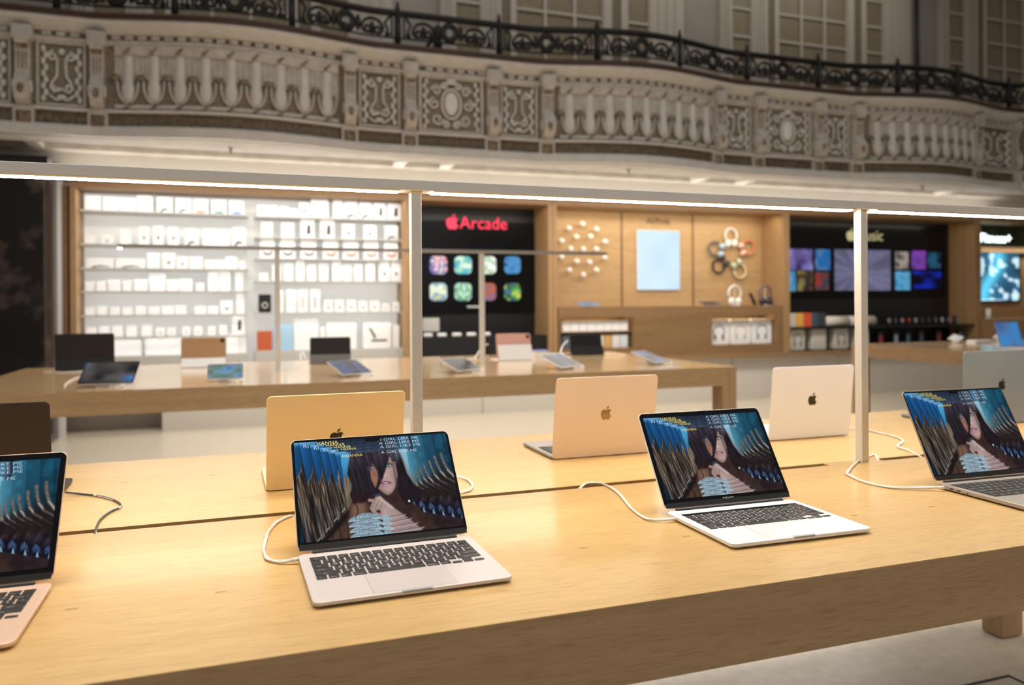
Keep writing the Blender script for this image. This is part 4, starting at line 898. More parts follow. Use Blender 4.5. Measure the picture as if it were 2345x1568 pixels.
# light box
xa, zt = ony(1459, 527, 8.93); xb, zb_ = ony(1556, 663, 8.93)
sc = thing('wall_screen', 'pale blue upright wall screen under a small dark word on the oak wall', 'screen', ((xa+xb)/2, 8.945, (zt+zb_)/2))
bevel(MB().box(-(xb-xa)/2-.006, (xb-xa)/2+.006, -.02, 0, -(zt-zb_)/2-.006, (zt-zb_)/2+.006).build('frame', M['white_gloss'], sc), .003)
flat_screen(lambda S, T: np.stack([lin((186, 208, 222))[i]*(1.0+.14*vnoise(S*2+4, T*2)) for i in range(3)], -1), xb-xa, zt-zb_, lambda a, b_: (a, -.0215, b_), sc, m=M['screen_hi'])
x, z = ony(1508, 507, 8.94); v, f = text_geo('AirPods', .115, .02); q = MB(); q.add([(a, -c, b_) for a, b_, c in v], f)
tag(q.build('wall_lettering', mat('letter_brown', (.10, .055, .025), .5), None, False, (x, 8.945, z)), 'small dark word above the pale blue wall screen', 'sign')
# headphones
def headphones(x, y, z, rot, label, band, cup, sc_=1., stand=False):
    t = thing('headphones', label, 'headphones', (x, y, z), 0, 'over-ear headphones on the oak wall')
    c_, s_ = math.cos(rot), math.sin(rot)
    def R(a, b_, c): return ((a*c_-c*s_)*sc_, b_*sc_, (a*s_+c*c_)*sc_)
    pts = [R(.085*math.sin(u)*(1.05), -.03, .02+.095*math.cos(u)) for u in np.linspace(-2.1, 2.1, 18)]
    MB().tube(pts, .013*sc_, 8).build('headband', band, t, True)
    for sx in (-1, 1):
        q = MB(); q.ell((0, 0, 0), (.044, .034, .052), 14, 8); q.xf(lambda a, b_, c: R(a+sx*.050, b_-.035, c-.080)); q.build('ear_cup', cup, t, True)
        q = MB(); q.tube([R(sx*.078, -.03, -.035), R(sx*.062, -.03, -.06)], .006*sc_, 6); q.build('stem', M['alu'], t, True)
    if not stand: MB().tube([R(0, -.035, .09), R(0, 0, .09)], .006, 6).build('peg', M['alu'], t)
    else:
        q = MB(); q.tube([(0, -.03, -.13*sc_), (0, -.03, .09*sc_)], .006, 6); q.build('stand', M['alu'], t)
    return t
hp = [(1675, 543, 0, 'white over-ear headphones at the top of the hanging ring', 'white_gloss', 'white_gloss'),
      (1712, 567, -1.25, 'pink and orange headphones at the right of the hanging ring', 'hp_orange', 'hp_pink'),
      (1694, 617, -2.5, 'sage green headphones with a cream band, lower right of the ring', 'hp_cream', 'hp_green'),
      (1650, 606, 2.6, 'black headphones at the lower left of the hanging ring', 'black', 'hp_navy'),
      (1642, 570, 1.25, 'sky blue headphones with a grey band at the left of the ring', 'hp_grey', 'hp_blue')]
M['hp_orange'] = mat('hp_orange', (.70, .22, .12), .6); M['hp_pink'] = mat('hp_pink', (.78, .50, .42), .35, .3); M['hp_cream'] = mat('hp_cream', (.75, .62, .42), .6)
M['hp_green'] = mat('hp_green', (.50, .55, .40), .35, .3); M['hp_navy'] = mat('hp_navy', (.02, .025, .04), .35); M['hp_grey'] = mat('hp_grey', (.12, .12, .15), .5); M['hp_blue'] = mat('hp_blue', (.42, .55, .66), .35, .3)
xc_, zc_ = ony(1676, 580, 8.9)
for px, py, a, lb, bm, cm in hp:
    x, z = ony(px, py, 8.9); dx, dz = x-xc_, z-zc_; headphones(x, 8.945, z, math.atan2(dz, dx)-PI/2, lb, M[bm], M[cm], 1.1)
for px, lb, bm, cm in ((1681, 'silver headphones on a stand, standing on the oak counter', 'alu', 'alu'), (1751, 'dark headphones on a stand at the right end of the oak counter', 'hp_grey', 'hp_navy')):
    x, z = ony(px, 672, 8.75); headphones(x, 8.77, CZ+.13*1.15, 0, lb, M[bm], M[cm], 1.15, True)
    tag(MB().box(-.06, .06, -.05, .05, 0, .006).build('stand_base', M['alu'], None, False, (x, 8.74, CZ)), lb.split(',')[0].replace('headphones on a stand', 'base plate')+' under the matching headphones' if 0 else 'thin metal base plate under the %s' % ('silver headphones' if cm == 'alu' else 'dark headphones'), 'base plate')
x, z = ony(1720, 680, 8.75)
q = MB(); slab(q, .05, .19, .012, -.006, .006, .003, fn=lambda a, b_, c: (a+b_*-.45, c, b_*.9)); tag(q.build('remote_control', M['black'], None, False, (x, 8.72, CZ+.092)), 'black slanted slim device between the two headphones on the counter', 'device')
for px, lb, cols in ((1348, 'flat tablet with a pale blue screen at the left end of the oak counter', [(120, 150, 180), (150, 180, 210)]), (1628, 'flat grey tablet on the oak counter left of the silver headphones', [(70, 66, 70), (96, 90, 92)])):
    x, z = ony(px, 698, 8.62); t = thing('tablet', lb, 'tablet', (x, 8.64, CZ), 0, 'tablets on the oak counter')
    fn_ = lambda a, b_, c: (a+b_*-.1, b_*.93, .012+(b_+.075)*.30+c)
    q = MB(); slab(q, .30, .17, .01, -.003, .004, .001, fn=fn_); q.build('body', M['space_grey'], t)
    flat_screen(blobs(cols, 3), .285, .155, lambda a, b_: fn_(a, b_, .0046), t)
    q = MB(); q.prism([(.0, .0), (.07, 0), (.07, .034), (0, .012)], lambda a, b_, h: (h, a, b_), -.05, .05); q.build('stand', M['alu'], t)
# cubby contents
xs = np.linspace(3.98, 4.93, 9)
for k in range(8):
    w = xs[1]-xs[0]-.008
    o = bevel(MB().box(-w/2, w/2, -.04, .04, 0, .135).build('earphone_box', M['box_white'], None, False, (xs[k]+w/2+.004, 8.60, .985)), .004)
    tag(o, 'white box, %s from the left on the upper shelf of the left cubby' % NUM[k], 'box', 'white boxes in the left cubby')
tag(MB().box(3.932, 4.968, 8.53, 8.88, .975, .985).build('cubby_shelf', M['case_oak'], ct), None)
cubc = [((.10, .12, .16), 'slate'), ((.10, .11, .14), 'charcoal'), ((.16, .12, .18), 'plum-grey'), ((.45, .20, .26), 'dusty pink'), ((.78, .72, .64), 'cream'), ((.60, .36, .14), 'amber'), ((.72, .70, .68), 'light grey'), ((.66, .70, .74), 'pale blue-grey')]
for k in range(8):
    w = xs[1]-xs[0]-.010
    o = bevel(MB().box(-w/2, w/2, -.04, .04, 0, .17).build('earphone_box', mat('box_'+cubc[k][1], cubc[k][0], .5), None, False, (xs[k]+w/2+.004, 8.60, z0c+.0005)), .004)
    tag(o, '%s box, %s from the left on the lower shelf of the left cubby' % (cubc[k][1], NUM[k]), 'box', 'coloured boxes in the left cubby')
def hp_box(x, z, w, h, ink, label, group, y=8.60, dim=None):
    t = MB(); slab(t, w, h, .02, -.06, .06, .006, fn=lambda a, b_, c: (a, c, b_+h/2)); o = t.build('headphone_box', dim or M['box_white'], None, False, (x, y+.06, z)); tag(o, label, 'box', group)
    q = MB(); pts = [(w*.27*math.sin(u), -.0612, h*.52+h*.24*math.cos(u)) for u in np.linspace(-2.0, 2.0, 14)]
    q.tube(pts, .008, 6); 
    for sx in (-1, 1): q.ell((sx*w*.20, -.0612, h*.30), (w*.07, .003, h*.13), 10, 6)
    q.build('printed_picture', ink, o)
inks = [mat('ink_dark', (.12, .13, .15), .5), mat('ink_pale', (.55, .52, .50), .5), mat('ink_blue', (.16, .26, .36), .5)]
for k, (a, lb) in enumerate(((6.36, 'left white headphone box in the right cubby, dark picture'), (6.715, 'middle white headphone box in the right cubby, pale picture'), (7.07, 'right white headphone box in the right cubby, bluish picture'))):
    hp_box(a, z0c+.0005, .335, .345, inks[k], lb, 'headphone boxes in the right cubby')

# --- case 4: music panel
neon('Music', 1936, 2020, 540, 8.948, (.40, .37, .20), .8, 'dim yellow word Music with an apple mark, half hidden by the right post')
ms = thing('wall_screen', 'wide black wall screen showing album pictures in two blocks', 'screen', (9.2, 8.94, 1.9))
MB().box(-1.70, 1.70, -.006, 0, -.50, .62).build('glass', M['black_gloss'], ms)
def tile(px0, px1, py0, py1, cols, seed, sc_=2.5, fn=None):
    xa, za = ony(px0, (py0+py1)/2, 8.93); xb, zb2 = ony(px1, (py0+py1)/2, 8.93); zt = ony((px0+px1)/2, py0, 8.93)[1]; z0_ = ony((px0+px1)/2, py1, 8.93)[1]
    grid_screen('picture', xb-xa, zt-z0_, 26, 26, fn or blobs(cols, seed, sc_), M['screen'], lambda a, b_: ((xa+xb)/2-9.2+a, -.012, (zt+z0_)/2-1.9+b_), ms)
tile(1808, 1861, 570, 618, [(60, 30, 90), (140, 130, 200), (190, 190, 230)], 1)
tile(1867, 1901, 571, 618, [(170, 190, 210), (50, 110, 170), (20, 110, 190)], 2)
tile(1808, 1822, 620, 667, [(40, 110, 170), (110, 180, 220)], 3)
tile(1826, 1861, 620, 666, [(150, 135, 70), (50, 30, 40), (150, 140, 80)], 4)
tile(1866, 1898, 622, 664, [(170, 50, 50), (50, 70, 76), (140, 50, 50)], 5)
def rays(S, T):
    dx, dy = S-.42, T-.55; a = np.arctan2(dy, dx); n = vnoise(a*14+20, np.hypot(dx, dy)*2); g = .30+.55*n*np.exp(-np.hypot(dx, dy)*.6)
    return np.stack([g*lin((128, 124, 142))[0], g*lin((120, 126, 146))[1], g*lin((130, 136, 160))[2]], -1)*1.5
tile(1911, 2039, 572, 665, None, 0, fn=rays)
tile(2050, 2080, 576, 616, [(50, 50, 54), (180, 170, 160), (60, 50, 56)], 6)
tile(2087, 2120, 574, 616, [(50, 50, 90), (130, 70, 180), (150, 60, 150)], 7)
tile(2124, 2154, 578, 614, [(20, 60, 80), (40, 90, 120), (10, 20, 40)], 8)
tile(2050, 2084, 621, 664, [(30, 90, 170), (100, 180, 220), (30, 60, 120)], 9)
tile(2092, 2155, 621, 660, [(8, 8, 14), (10, 10, 40), (20, 50, 200)], 10, 2.)
# two shelves below
s4 = MB(); s4.box(UX[3]+TK+.005, UX[4]-TK-.005, 8.52, 8.94, .955, .985); s4.box(UX[3]+TK+.005, UX[4]-TK-.005, 8.52, 8.94, ZB+.06+TK, ZB+.06+TK+.01); s4.build('shelf', M['black'], c4)
cols4 = [((.62, .60, .56), 'cream'), ((.75, .42, .08), 'amber'), ((.66, .10, .04), 'red'), ((.04, .10, .16), 'dark blue'), ((.05, .05, .06), 'black')]
for k, (a, c) in enumerate(((1806, 1823), (1824, 1841), (1842, 1860), (1861, 1875), (1876, 1892))):
    xa = ony(a, 730, 8.56)[0]; xb = ony(c, 730, 8.56)[0]; w = xb-xa-.006
    tag(bevel(MB().box(-w/2, w/2, 0, .10, 0, .20).build('speaker_box', mat('spk_'+cols4[k][1], cols4[k][0], .5), None, False, ((xa+xb)/2, 8.56, .986)), .006), '%s box in the row below the album pictures' % cols4[k][1], 'box', 'coloured boxes below the album pictures')
for k, (a, c) in enumerate(((1893, 1948), (1949, 2008))):
    xa = ony(a, 730, 8.56)[0]; xb = ony(c, 730, 8.56)[0]; L_ = xb-xa-.01
    q = MB(); q.tube([(-L_/2, .07, .075), (L_/2, .07, .075)], .074, 20); tag(q.build('pill_speaker_box', mat('cream_box', (.66, .62, .55), .5), None, True, ((xa+xb)/2, 8.56, .986)), ('long cream rounded box left of the right post' if k == 0 else 'long cream rounded box partly right of the right post'), 'box', 'long cream boxes')
dimb = mat('box_cream', (.60, .57, .51), .5)
for k, (px, lb) in enumerate(((1827, 'leftmost headphone box on the lower shelf of the black case, dark picture'), (1876, 'second headphone box on the lower shelf of the black case, pale picture'), (1927, 'third headphone box on the lower shelf of the black case'), (1974, 'fourth headphone box on the lower shelf, partly behind the right post'))):
    x = ony(px, 780, 8.58)[0]; hp_box(x, ZB+.06+TK+.011, .26, .30, inks[(0, 1, 0, 0)[k]], lb, 'headphone boxes in the black case', 8.58, dimb)
ph = [(.5, .4, .38), (.12, .14, .22), (.72, .35, .4), (.6, .08, .06), (.6, .6, .62), (.12, .1, .1), (.1, .12, .12), (.2, .2, .22), (.7, .7, .72), (.5, .3, .45), (.15, .17, .22)]
for k in range(11):
    px = 2036+k*15.2; x = ony(px, 730, 8.62)[0]
    q = MB(); q.box(-.028, .028, 0, .03, 0, .13, 0); q.tube([(.02*math.sin(u), -.003, .07+.03*math.cos(u)) for u in np.linspace(0, 2*PI, 11)[:-1]], .007, 6, 1, closed=True)
    tag(q.build('earphone_pack', [M['black'], mat('pack_%d' % k, ph[k], .5)], None, False, (x, 8.62, .986)), 'small dark pack, %s from the left in the row right of the right post' % NUM[k], 'box', 'small packs on the upper black shelf')
pk = [((.45, .06, .07), 'red'), ((.42, .5, .6), 'pale blue'), ((.10, .22, .30), 'teal'), ((.08, .12, .18), 'navy'), ((.3, .05, .05), 'maroon'), ((.10, .3, .42), 'bright teal')]
for k, px in enumerate((2017, 2052, 2080, 2110, 2150, 2200)):
    x = ony(px, 770, 8.62)[0]
    q = MB(); q.box(-.055, .055, 0, .05, 0, .24, 0); q.box(-.03, .03, -.002, 0, .05, .19, 1)
    tag(q.build('phone_case_box', [M['black'], mat('case_'+pk[k][1].replace(' ', '_'), pk[k][0], .5)], None, False, (x, 8.62, ZB+.06+TK+.011)), 'dark box with a %s panel on the lower shelf of the black case' % pk[k][1], 'box', 'dark boxes on the lower black shelf')

# --- case 5
b = MB(); z1_ = ony(2290, 567, 8.9)[1]; zt5 = ony(2290, 512, 8.9)[1]
MB().box(UX[4]+TK+.01, 14, 8.90, 8.945, z1_, zt5).build('green_panel', mottled('dark_green', (.004, .01, .004), (.05, .07, .01), 3, .5), c5)
MB().box(UX[4]+TK+.01, 14, 8.75, 8.945, z1_-.09, z1_).build('ledge', M['case_oak'], c5)
neon('Fitness+', 2225, 2314, 546, 8.898, (.80, 1, 1), 3, 'glowing white word Fitness+ with an apple mark, at the top right', True)
fs = thing('wall_screen', 'bright screen with a white and blue exercise picture at the far right', 'screen', (12.05, 8.93, 1.85))
def fit(S, T):
    n = vnoise(S*5+3, T*6); n2_ = vnoise(S*11+1, T*12); c = lin((40, 90, 120))*(.3+n)[..., None]; fig = np.exp(-((S-.45-.15*np.sin(T*5))/.13)**2)
    return c+fig[..., None]*lin((90, 190, 220))*.9+((n2_ > .62)*1.)[..., None]*lin((210, 230, 235))*.8
grid_screen('display', 1.15, 1.0, 40, 36, fit, M['screen_hi'], lambda a, b_: (a-.1, -.01, b_), fs)
MB().box(-.70, .52, -.006, 0, -.53, .53).build('frame', M['black'], fs)
MB().box(UX[4]+TK+.01, 14, 8.3, 8.94, ZB+.06+TK, 1.06).build('counter', M['case_oak'], c5)
r3 = thing('light_rail', 'third light rail, pale and blurred, in front of the far right screen', 'light fixture', (11.2, 7.2, 0))
MB().box(-.9, 2.2, -.03, .03, 1.86, 1.89).build('rail', M['alu'], r3)
MB().box(-.88, 2.2, -.02, .02, 1.855, 1.86).build('led_strip', M['led_b'], r3)
MB().box(.58, .62, -.02, .02, .0, 1.86).build('post', M['alu'], r3)
q = MB(); q.tube([(0, 0, 0), (0, 0, .16)], .035, 12); tag(q.build('bottle', M['white_gloss'], None, True, (ony(2247, 725, 8.5)[0]+.02, 8.4, 1.061)), 'small white bottle on the far right counter', 'bottle')

# ---------------------------------------------------------------- balcony
YBAL = 7.50
XC_ = 10.55
def BM(u, o, z):                                 # u along the front, o outwards, z up
    if u <= XC_: return (u, YBAL-bulge(u)-o, z)
    s = u-XC_; a = .26; d = (math.sin(a), -math.cos(a)); n = (-math.cos(a), -math.sin(a))
    return (XC_+d[0]*s+n[0]*o, YBAL+d[1]*s+n[1]*o, z)
UA, UB = -2.9, 12.4
def sweep(prof, mi=0, u0=UA, u1=UB, step=.06, mb=None):
    """closed profile [(o,z)] swept along the balcony front"""
    mb = mb or MB(); us = []; u = u0
    while u < u1-1e-6:
        us.append(u); u += step
    us.append(u1); n = len(prof); vs = [BM(u, o, z) for u in us for o, z in prof]; fs = []
    for i in range(len(us)-1):
        for k in range(n): fs.append((i*n+k, i*n+(k+1) % n, (i+1)*n+(k+1) % n, (i+1)*n+k))
    fs += [tuple(range(n))[::-1], tuple((len(us)-1)*n+k for k in range(n))]
    return mb.add(vs, fs, mi)
bal = thing('balcony', 'ornate carved cream balcony front curving across the hall above the display cases', 'balcony', (0, 0, 0))
sweep([(.13, 3.95), (-.09, 3.95), (-.09, 3.845), (.02, 3.845), (.04, 3.865), (.075, 3.875), (.085, 3.90), (.12, 3.915)]).build('cornice', M['stone_light'], bal, True)
sweep([(.15, 3.952), (-.09, 3.952), (-.09, 4.0), (.14, 4.0), (.155, 3.985)]).build('cornice_edge', M['dark_wood_edge'], bal)
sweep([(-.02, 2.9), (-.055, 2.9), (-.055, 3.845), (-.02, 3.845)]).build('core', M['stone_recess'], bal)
sweep([(.045, 2.9), (-.019, 2.9), (-.019, 3.0), (.03, 3.0), (.045, 2.98)]).build('lower_ledge', M['stone_light'], bal)
sweep([(.025, 3.126), (-.019, 3.126), (-.019, 3.158), (.015, 3.158), (.03, 3.146)]).build('ledge', M['stone_light'], bal)
# meander frieze: raised key pattern
mb = MB(); u = UA+.02
while u < UB-.1:
    for z0, z1, a, c in ((3.012, 3.02, 0, .055), (3.112, 3.12, 0, .055), (3.012, 3.12, .0, .008), (3.035, 3.043, .018, .05), (3.085, 3.093, .018, .05), (3.035, 3.093, .042, .05), (3.06, 3.068, .018, .034)):
        pts = [(u+a, z0), (u+c, z0), (u+c, z1), (u+a, z1)]; mb.prism(pts, lambda p, q, h: BM(p, h, q), -.02, -.008)
    u += .062
mb.build('meander_frieze', M['gilt'], bal)
sweep([(.012, 3.745), (-.019, 3.745), (-.019, 3.79), (.02, 3.79), (.03, 3.775)]).build('moulding', M['stone'], bal)
# segments
def uof(px, o=0.):
    d = _ray(px, 200); u = 3.
    for _ in range(80):
        y_ = YBAL-bulge(min(u, XC_))-o; u = .5*u+.5*min(d[0]/d[1]*y_, XC_+.6)
    return u
FL = [(uof(263), uof(775)), (uof(1281), uof(1634)), (uof(1992), uof(2236))]
CONS = [uof(p, .06) for p in (51, 222, 802, 940, 1130, 1255, 1648, 1741, 1878, 1967, 2243)]+[XC_-.03]
CN = CONS
PAN = [(CN[0]-.62, CN[0]-.1, 's')]+[(CN[i]+.10, CN[i+1]-.10, k) for i, k in ((0, 's'), (2, 's'), (3, 'c'), (4, 's'), (6, 's'), (7, 'c'), (8, 's'))]+[(CN[10]+.09, XC_-.12, 's'), (10.75, 11.7, 'c')]
# dentils everywhere but at the consoles
mb = MB(); u = UA+.05
while u < UB-.1:
    if min(abs(u-c) for c in CONS) > .11: mb.prism([(u-.036, 3.802), (u+.036, 3.802), (u+.036, 3.84), (u-.036, 3.84)], lambda p, q, h: BM(p, h, q), -.02, .012)
    u += .115
tag(mb.build('dentil_row', M['stone'], bal), None, kind='stuff')
for a, c in FL[:3]:
    p = MB(); n = 9; pw = (c-a)/n
    P_ = sweep([(.010, 3.66), (-.019, 3.66), (-.019, 3.745), (.022, 3.745), (.03, 3.72)], 0, a, c, .05).build('fluted_panel', M['stone'], bal)
    rb = MB(); lf = MB(); fl_ = MB(); dm = MB(); eg = MB()
    sweep([(.02, 3.168), (-.019, 3.168), (-.019, 3.205), (.012, 3.205)], 0, a, c, .05, rb)
    for k in range(n*1):
        uc = a+(k+.5)*pw
        for zc, w_ in ((3.70, .028), (3.187, .022)):
            MB().prism([(uc-.040, zc-w_), (uc-.010, zc-w_), (uc+.040, zc+w_), (uc+.010, zc+w_)], lambda p_, q_, h: BM(p_, h, q_), .0, .034).build('leaf_tie', M['gilt'], P_)
        # smooth shaft running down into a rounded egg
        vs = []; ns = 10; prof = [(3.655, .043), (3.46, .043), (3.42, .046), (3.38, .058), (3.33, .062), (3.28, .056), (3.245, .042), (3.222, .022), (3.215, .004)]
        for z, rr in prof:
            for i in range(ns+1): t = PI*i/ns; vs.append(BM(uc+rr*math.cos(t), -.016+rr*.75*math.sin(t), z))
        MB().add(vs, [(j*(ns+1)+i, j*(ns+1)+i+1, (j+1)*(ns+1)+i+1, (j+1)*(ns+1)+i) for j in range(len(prof)-1) for i in range(ns)]).build('egg', M['stone_light'], P_, True)
        for sx in (-1, 1):
            fl_.tube([BM(uc+sx*.066, -.010, 3.65), BM(uc+sx*.066, -.010, 3.44)], .009, 6)
            rib = [BM(uc+sx*q_, .008, z) for q_, z in ((pw/2-.020, 3.425), (pw/2-.024, 3.37), (pw/2-.034, 3.31), (pw/2-.055, 3.26), (pw/2-.085, 3.225), (pw/2-.115, 3.212))]
            fl_.tube(rib, .0125, 6)
        ud = a+k*pw
        q = MB(); q.ell((0, 0, 0), (.058, .045, .055), 12, 8); MB().add([BM(ud+x_, -y_-.012, 3.435+max(z_, -.006)) for x_, y_, z_ in q.v], q.f).build('dome', M['gilt'], P_, True)
        for j in range(6): q = MB(); q.ell((0, 0, 0), (.010, .012, .008), 8, 5); fl_.add([BM(ud+x_, -y_-.012, 3.52+j*.021+z_) for x_, y_, z_ in q.v], q.f)
    # tall stone field the shafts stand on
    sweep([(-.012, 3.43), (-.019, 3.43), (-.019, 3.66), (-.012, 3.66)], 0, a, c, .05, rb)
    rb.build('field', M['stone'], P_); fl_.build('flutes', M['stone'], P_, True);
# console brackets
def console():
    """local u in +-.085, o outwards, z absolute"""
    q = MB()
    F = lambda h: (lambda a, b_: None)
    prof = [(.0, 3.15), (.095, 3.19), (.125, 3.25), (.125, 3.33), (.09, 3.40), (.06, 3.44), (.055, 3.60), (.075, 3.67), (.11, 3.72), (.11, 3.845), (-.02, 3.845), (-.02, 3.15)]
    q.prism(prof, lambda a, b_, h: (h, a, b_), -.058, .058, 0)
    q.box(-.085, .085, -.02, .03, 2.905, 3.152, 0); q.box(-.08, .08, -.02, .10, 3.72, 3.845, 0)
    return q
for cu in CONS:
    q = console(); base = q.v
    o = MB().add([BM(cu+x_, y_, z_) for x_, y_, z_ in base], q.f, 0).build('console', M['stone'], bal)
    q = MB(); q.box(-.040, .040, .10, .107, 3.755, 3.80); MB().add([BM(cu+x_, y_, z_) for x_, y_, z_ in q.v], q.f).build('tablet_boss', M['white_paint'], o)
    q = MB(); q.box(-.052, .052, .052, .085, 3.665, 3.70); q.box(-.045, .045, .05, .075, 3.64, 3.665)
    for sx in (-.03, 0, .03): q.tube([(sx, .058, 3.46), (sx, .060, 3.62)], .006, 6)
    MB().add([BM(cu+x_, y_, z_) for x_, y_, z_ in q.v], q.f).build('reeded_neck', M['gilt'], o)
    for sx in (-1, 1):
        q = MB().tube([(sx*.066, .06+.048*math.cos(t)*(1-t/14), 3.30+.062*math.sin(t)*(1-t/14)) for t in np.linspace(0, 9, 26)], .010, 6)
        MB().add([BM(cu+x_, y_, z_) for x_, y_, z_ in q.v], q.f).build('scroll', M['stone_light'], o, True)
    for q in (MB().ell((0, .118, 3.28), (.034, .02, .05), 10, 6), MB().ell((0, .02, 3.03), (.05, .02, .045), 10, 6).box(-.06, .06, .03, .034, 2.96, 3.10)):
        MB().add([BM(cu+x_, y_, z_) for x_, y_, z_ in q.v], q.f).build('leaf', M['gilt'], o, True)
# relief panels
def spiral(cx, cz, r, turns, a0, d, n=26): return [(cx+r*(1-.8*t)*math.cos(a0+d*turns*2*PI*t), .0, cz+r*(1-.8*t)*math.sin(a0+d*turns*2*PI*t)) for t in np.linspace(0, 1, n)]
for a, c, kind in PAN:
    if kind == 's':
        o = MB(); uc, hw = (a+c)/2, (c-a)/2-.02; zc = 3.455
        for z0, z1 in ((3.165, 3.185), (3.725, 3.742)): o.prism([(a, z0), (c, z0), (c, z1), (a, z1)], lambda p_, q_, h: BM(p_, h, q_), -.02, .015)
        for x0, x1 in ((a, a+.02), (c-.02, c)): o.prism([(x0, 3.185), (x1, 3.185), (x1, 3.725), (x0, 3.725)], lambda p_, q_, h: BM(p_, h, q_), -.02, .015)
        o = o.build('scroll_panel', M['stone'], bal); q = MB()
        k = hw/.2
        for sx in (-1, 1):
            for P1 in (spiral(sx*.075, 3.615, .045, 1.2, PI/2 if sx > 0 else PI/2, -sx), [(sx*(.04), 0, 3.60), (sx*.038, 0, 3.50), (sx*.045, 0, 3.43), (sx*.085, 0, 3.38), (sx*.10, 0, 3.33), (sx*.07, 0, 3.29), (sx*.02, 0, 3.31), (0, 0, 3.33)],
                       [(sx*.12, 0, 3.27), (sx*.05, 0, 3.22), (0, 0, 3.235)], spiral(sx*.06, 3.335, .03, .8, 0, sx)):
                q.tube([(x_*k, .0, z_) for x_, y_, z_ in P1], .0125, 6)
            for j in range(9):                   # leaf garland at the sides
                zj = 3.23+j*.056; q.ell((sx*(.152+.012*(-1)**j)*k, 0, zj), (.024*k, .018, .034), 8, 5)
        q.ell((0, 0, 3.66), (.03, .02, .03), 10, 6); q.ell((0, 0, 3.25), (.045*k, .018, .022), 10, 6)
        MB().add([BM(uc+x_, y_+.0, z_) for x_, y_, z_ in q.v], q.f).build('relief', M['stone_light'], o, True)
    else:
        o = MB(); uc, hw = (a+c)/2, (c-a)/2-.02
        for z0, z1 in ((3.165, 3.185), (3.725, 3.742)): o.prism([(a, z0), (c, z0), (c, z1), (a, z1)], lambda p_, q_, h: BM(p_, h, q_), -.02, .015)
        for x0, x1 in ((a, a+.03), (c-.03, c)): o.prism([(x0, 3.185), (x1, 3.185), (x1, 3.725), (x0, 3.725)], lambda p_, q_, h: BM(p_, h, q_), -.02, .015)
        o = o.build('cartouche_panel', M['stone'], bal)
        q = MB(); q.ell((0, 0, 3.47), (.078, .035, .125), 18, 12); MB().add([BM(uc+x_, y_, z_) for x_, y_, z_ in q.v], q.f).build('oval_boss', M['white_paint'], o, True)
        q = MB(); q.tube([(.105*math.cos(t), .004, 3.465+.155*math.sin(t)) for t in np.linspace(0, 2*PI, 25)[:-1]], .015, 6, closed=True)
        for sx in (-1, 1):
            for s_, cz_, r_, a0, d_ in ((.165, 3.60, .055, 0, 1), (.185, 3.46, .06, 1.5, -1), (.15, 3.30, .065, PI, 1), (.075, 3.665, .04, 0, -1), (.06, 3.245, .04, 1, 1)):
                q.tube([(sx*x_, 0, z_) for x_, y_, z_ in spiral(s_, cz_, r_, 1.3, a0, d_)], .013, 6)
            for j in range(10): q.ell((sx*(hw-.055+.012*(-1)**j), 0, 3.215+j*.053), (.024, .018, .030), 8, 5)
        q.ell((0, .01, 3.70), (.06, .03, .035), 10, 6)
        MB().add([BM(uc+x_, y_, z_) for x_, y_, z_ in q.v], q.f).build('relief', M['stone_light'], o, True)

# railing on top
PXR = [130, 401, 669, 911, 1143, 1367.5, 1557, 1710, 1873, 2055, 2191, 2309]
PU = []
for px in PXR:
    d = _ray(px, 110); u = 3.
    for _ in range(60):
        y_ = BM(u, -.02, 4)[1]; u2 = d[0]/d[1]*y_; u = .5*u+.5*min(u2, XC_)
    PU.append(u)
PU = [PU[0]-1.25]+PU+[XC_+1.2]
rl = thing('balcony_railing', 'black wrought-iron railing with oval rings and scrolls along the balcony edge', 'railing', (0, 0, 0))
def rail_tube(z, r, o=-.02):
    return sweep([(o+r*math.cos(t), z+r*math.sin(t)) for t in np.linspace(0, 2*PI, 9)[:-1]], 0, PU[0], PU[-1], .06)
rail_tube(4.380, .031).build('top_rail', M['iron'], rl, True); rail_tube(4.345, .010).build('rail', M['iron'], rl, True); rail_tube(4.115, .011).build('rail', M['iron'], rl, True)
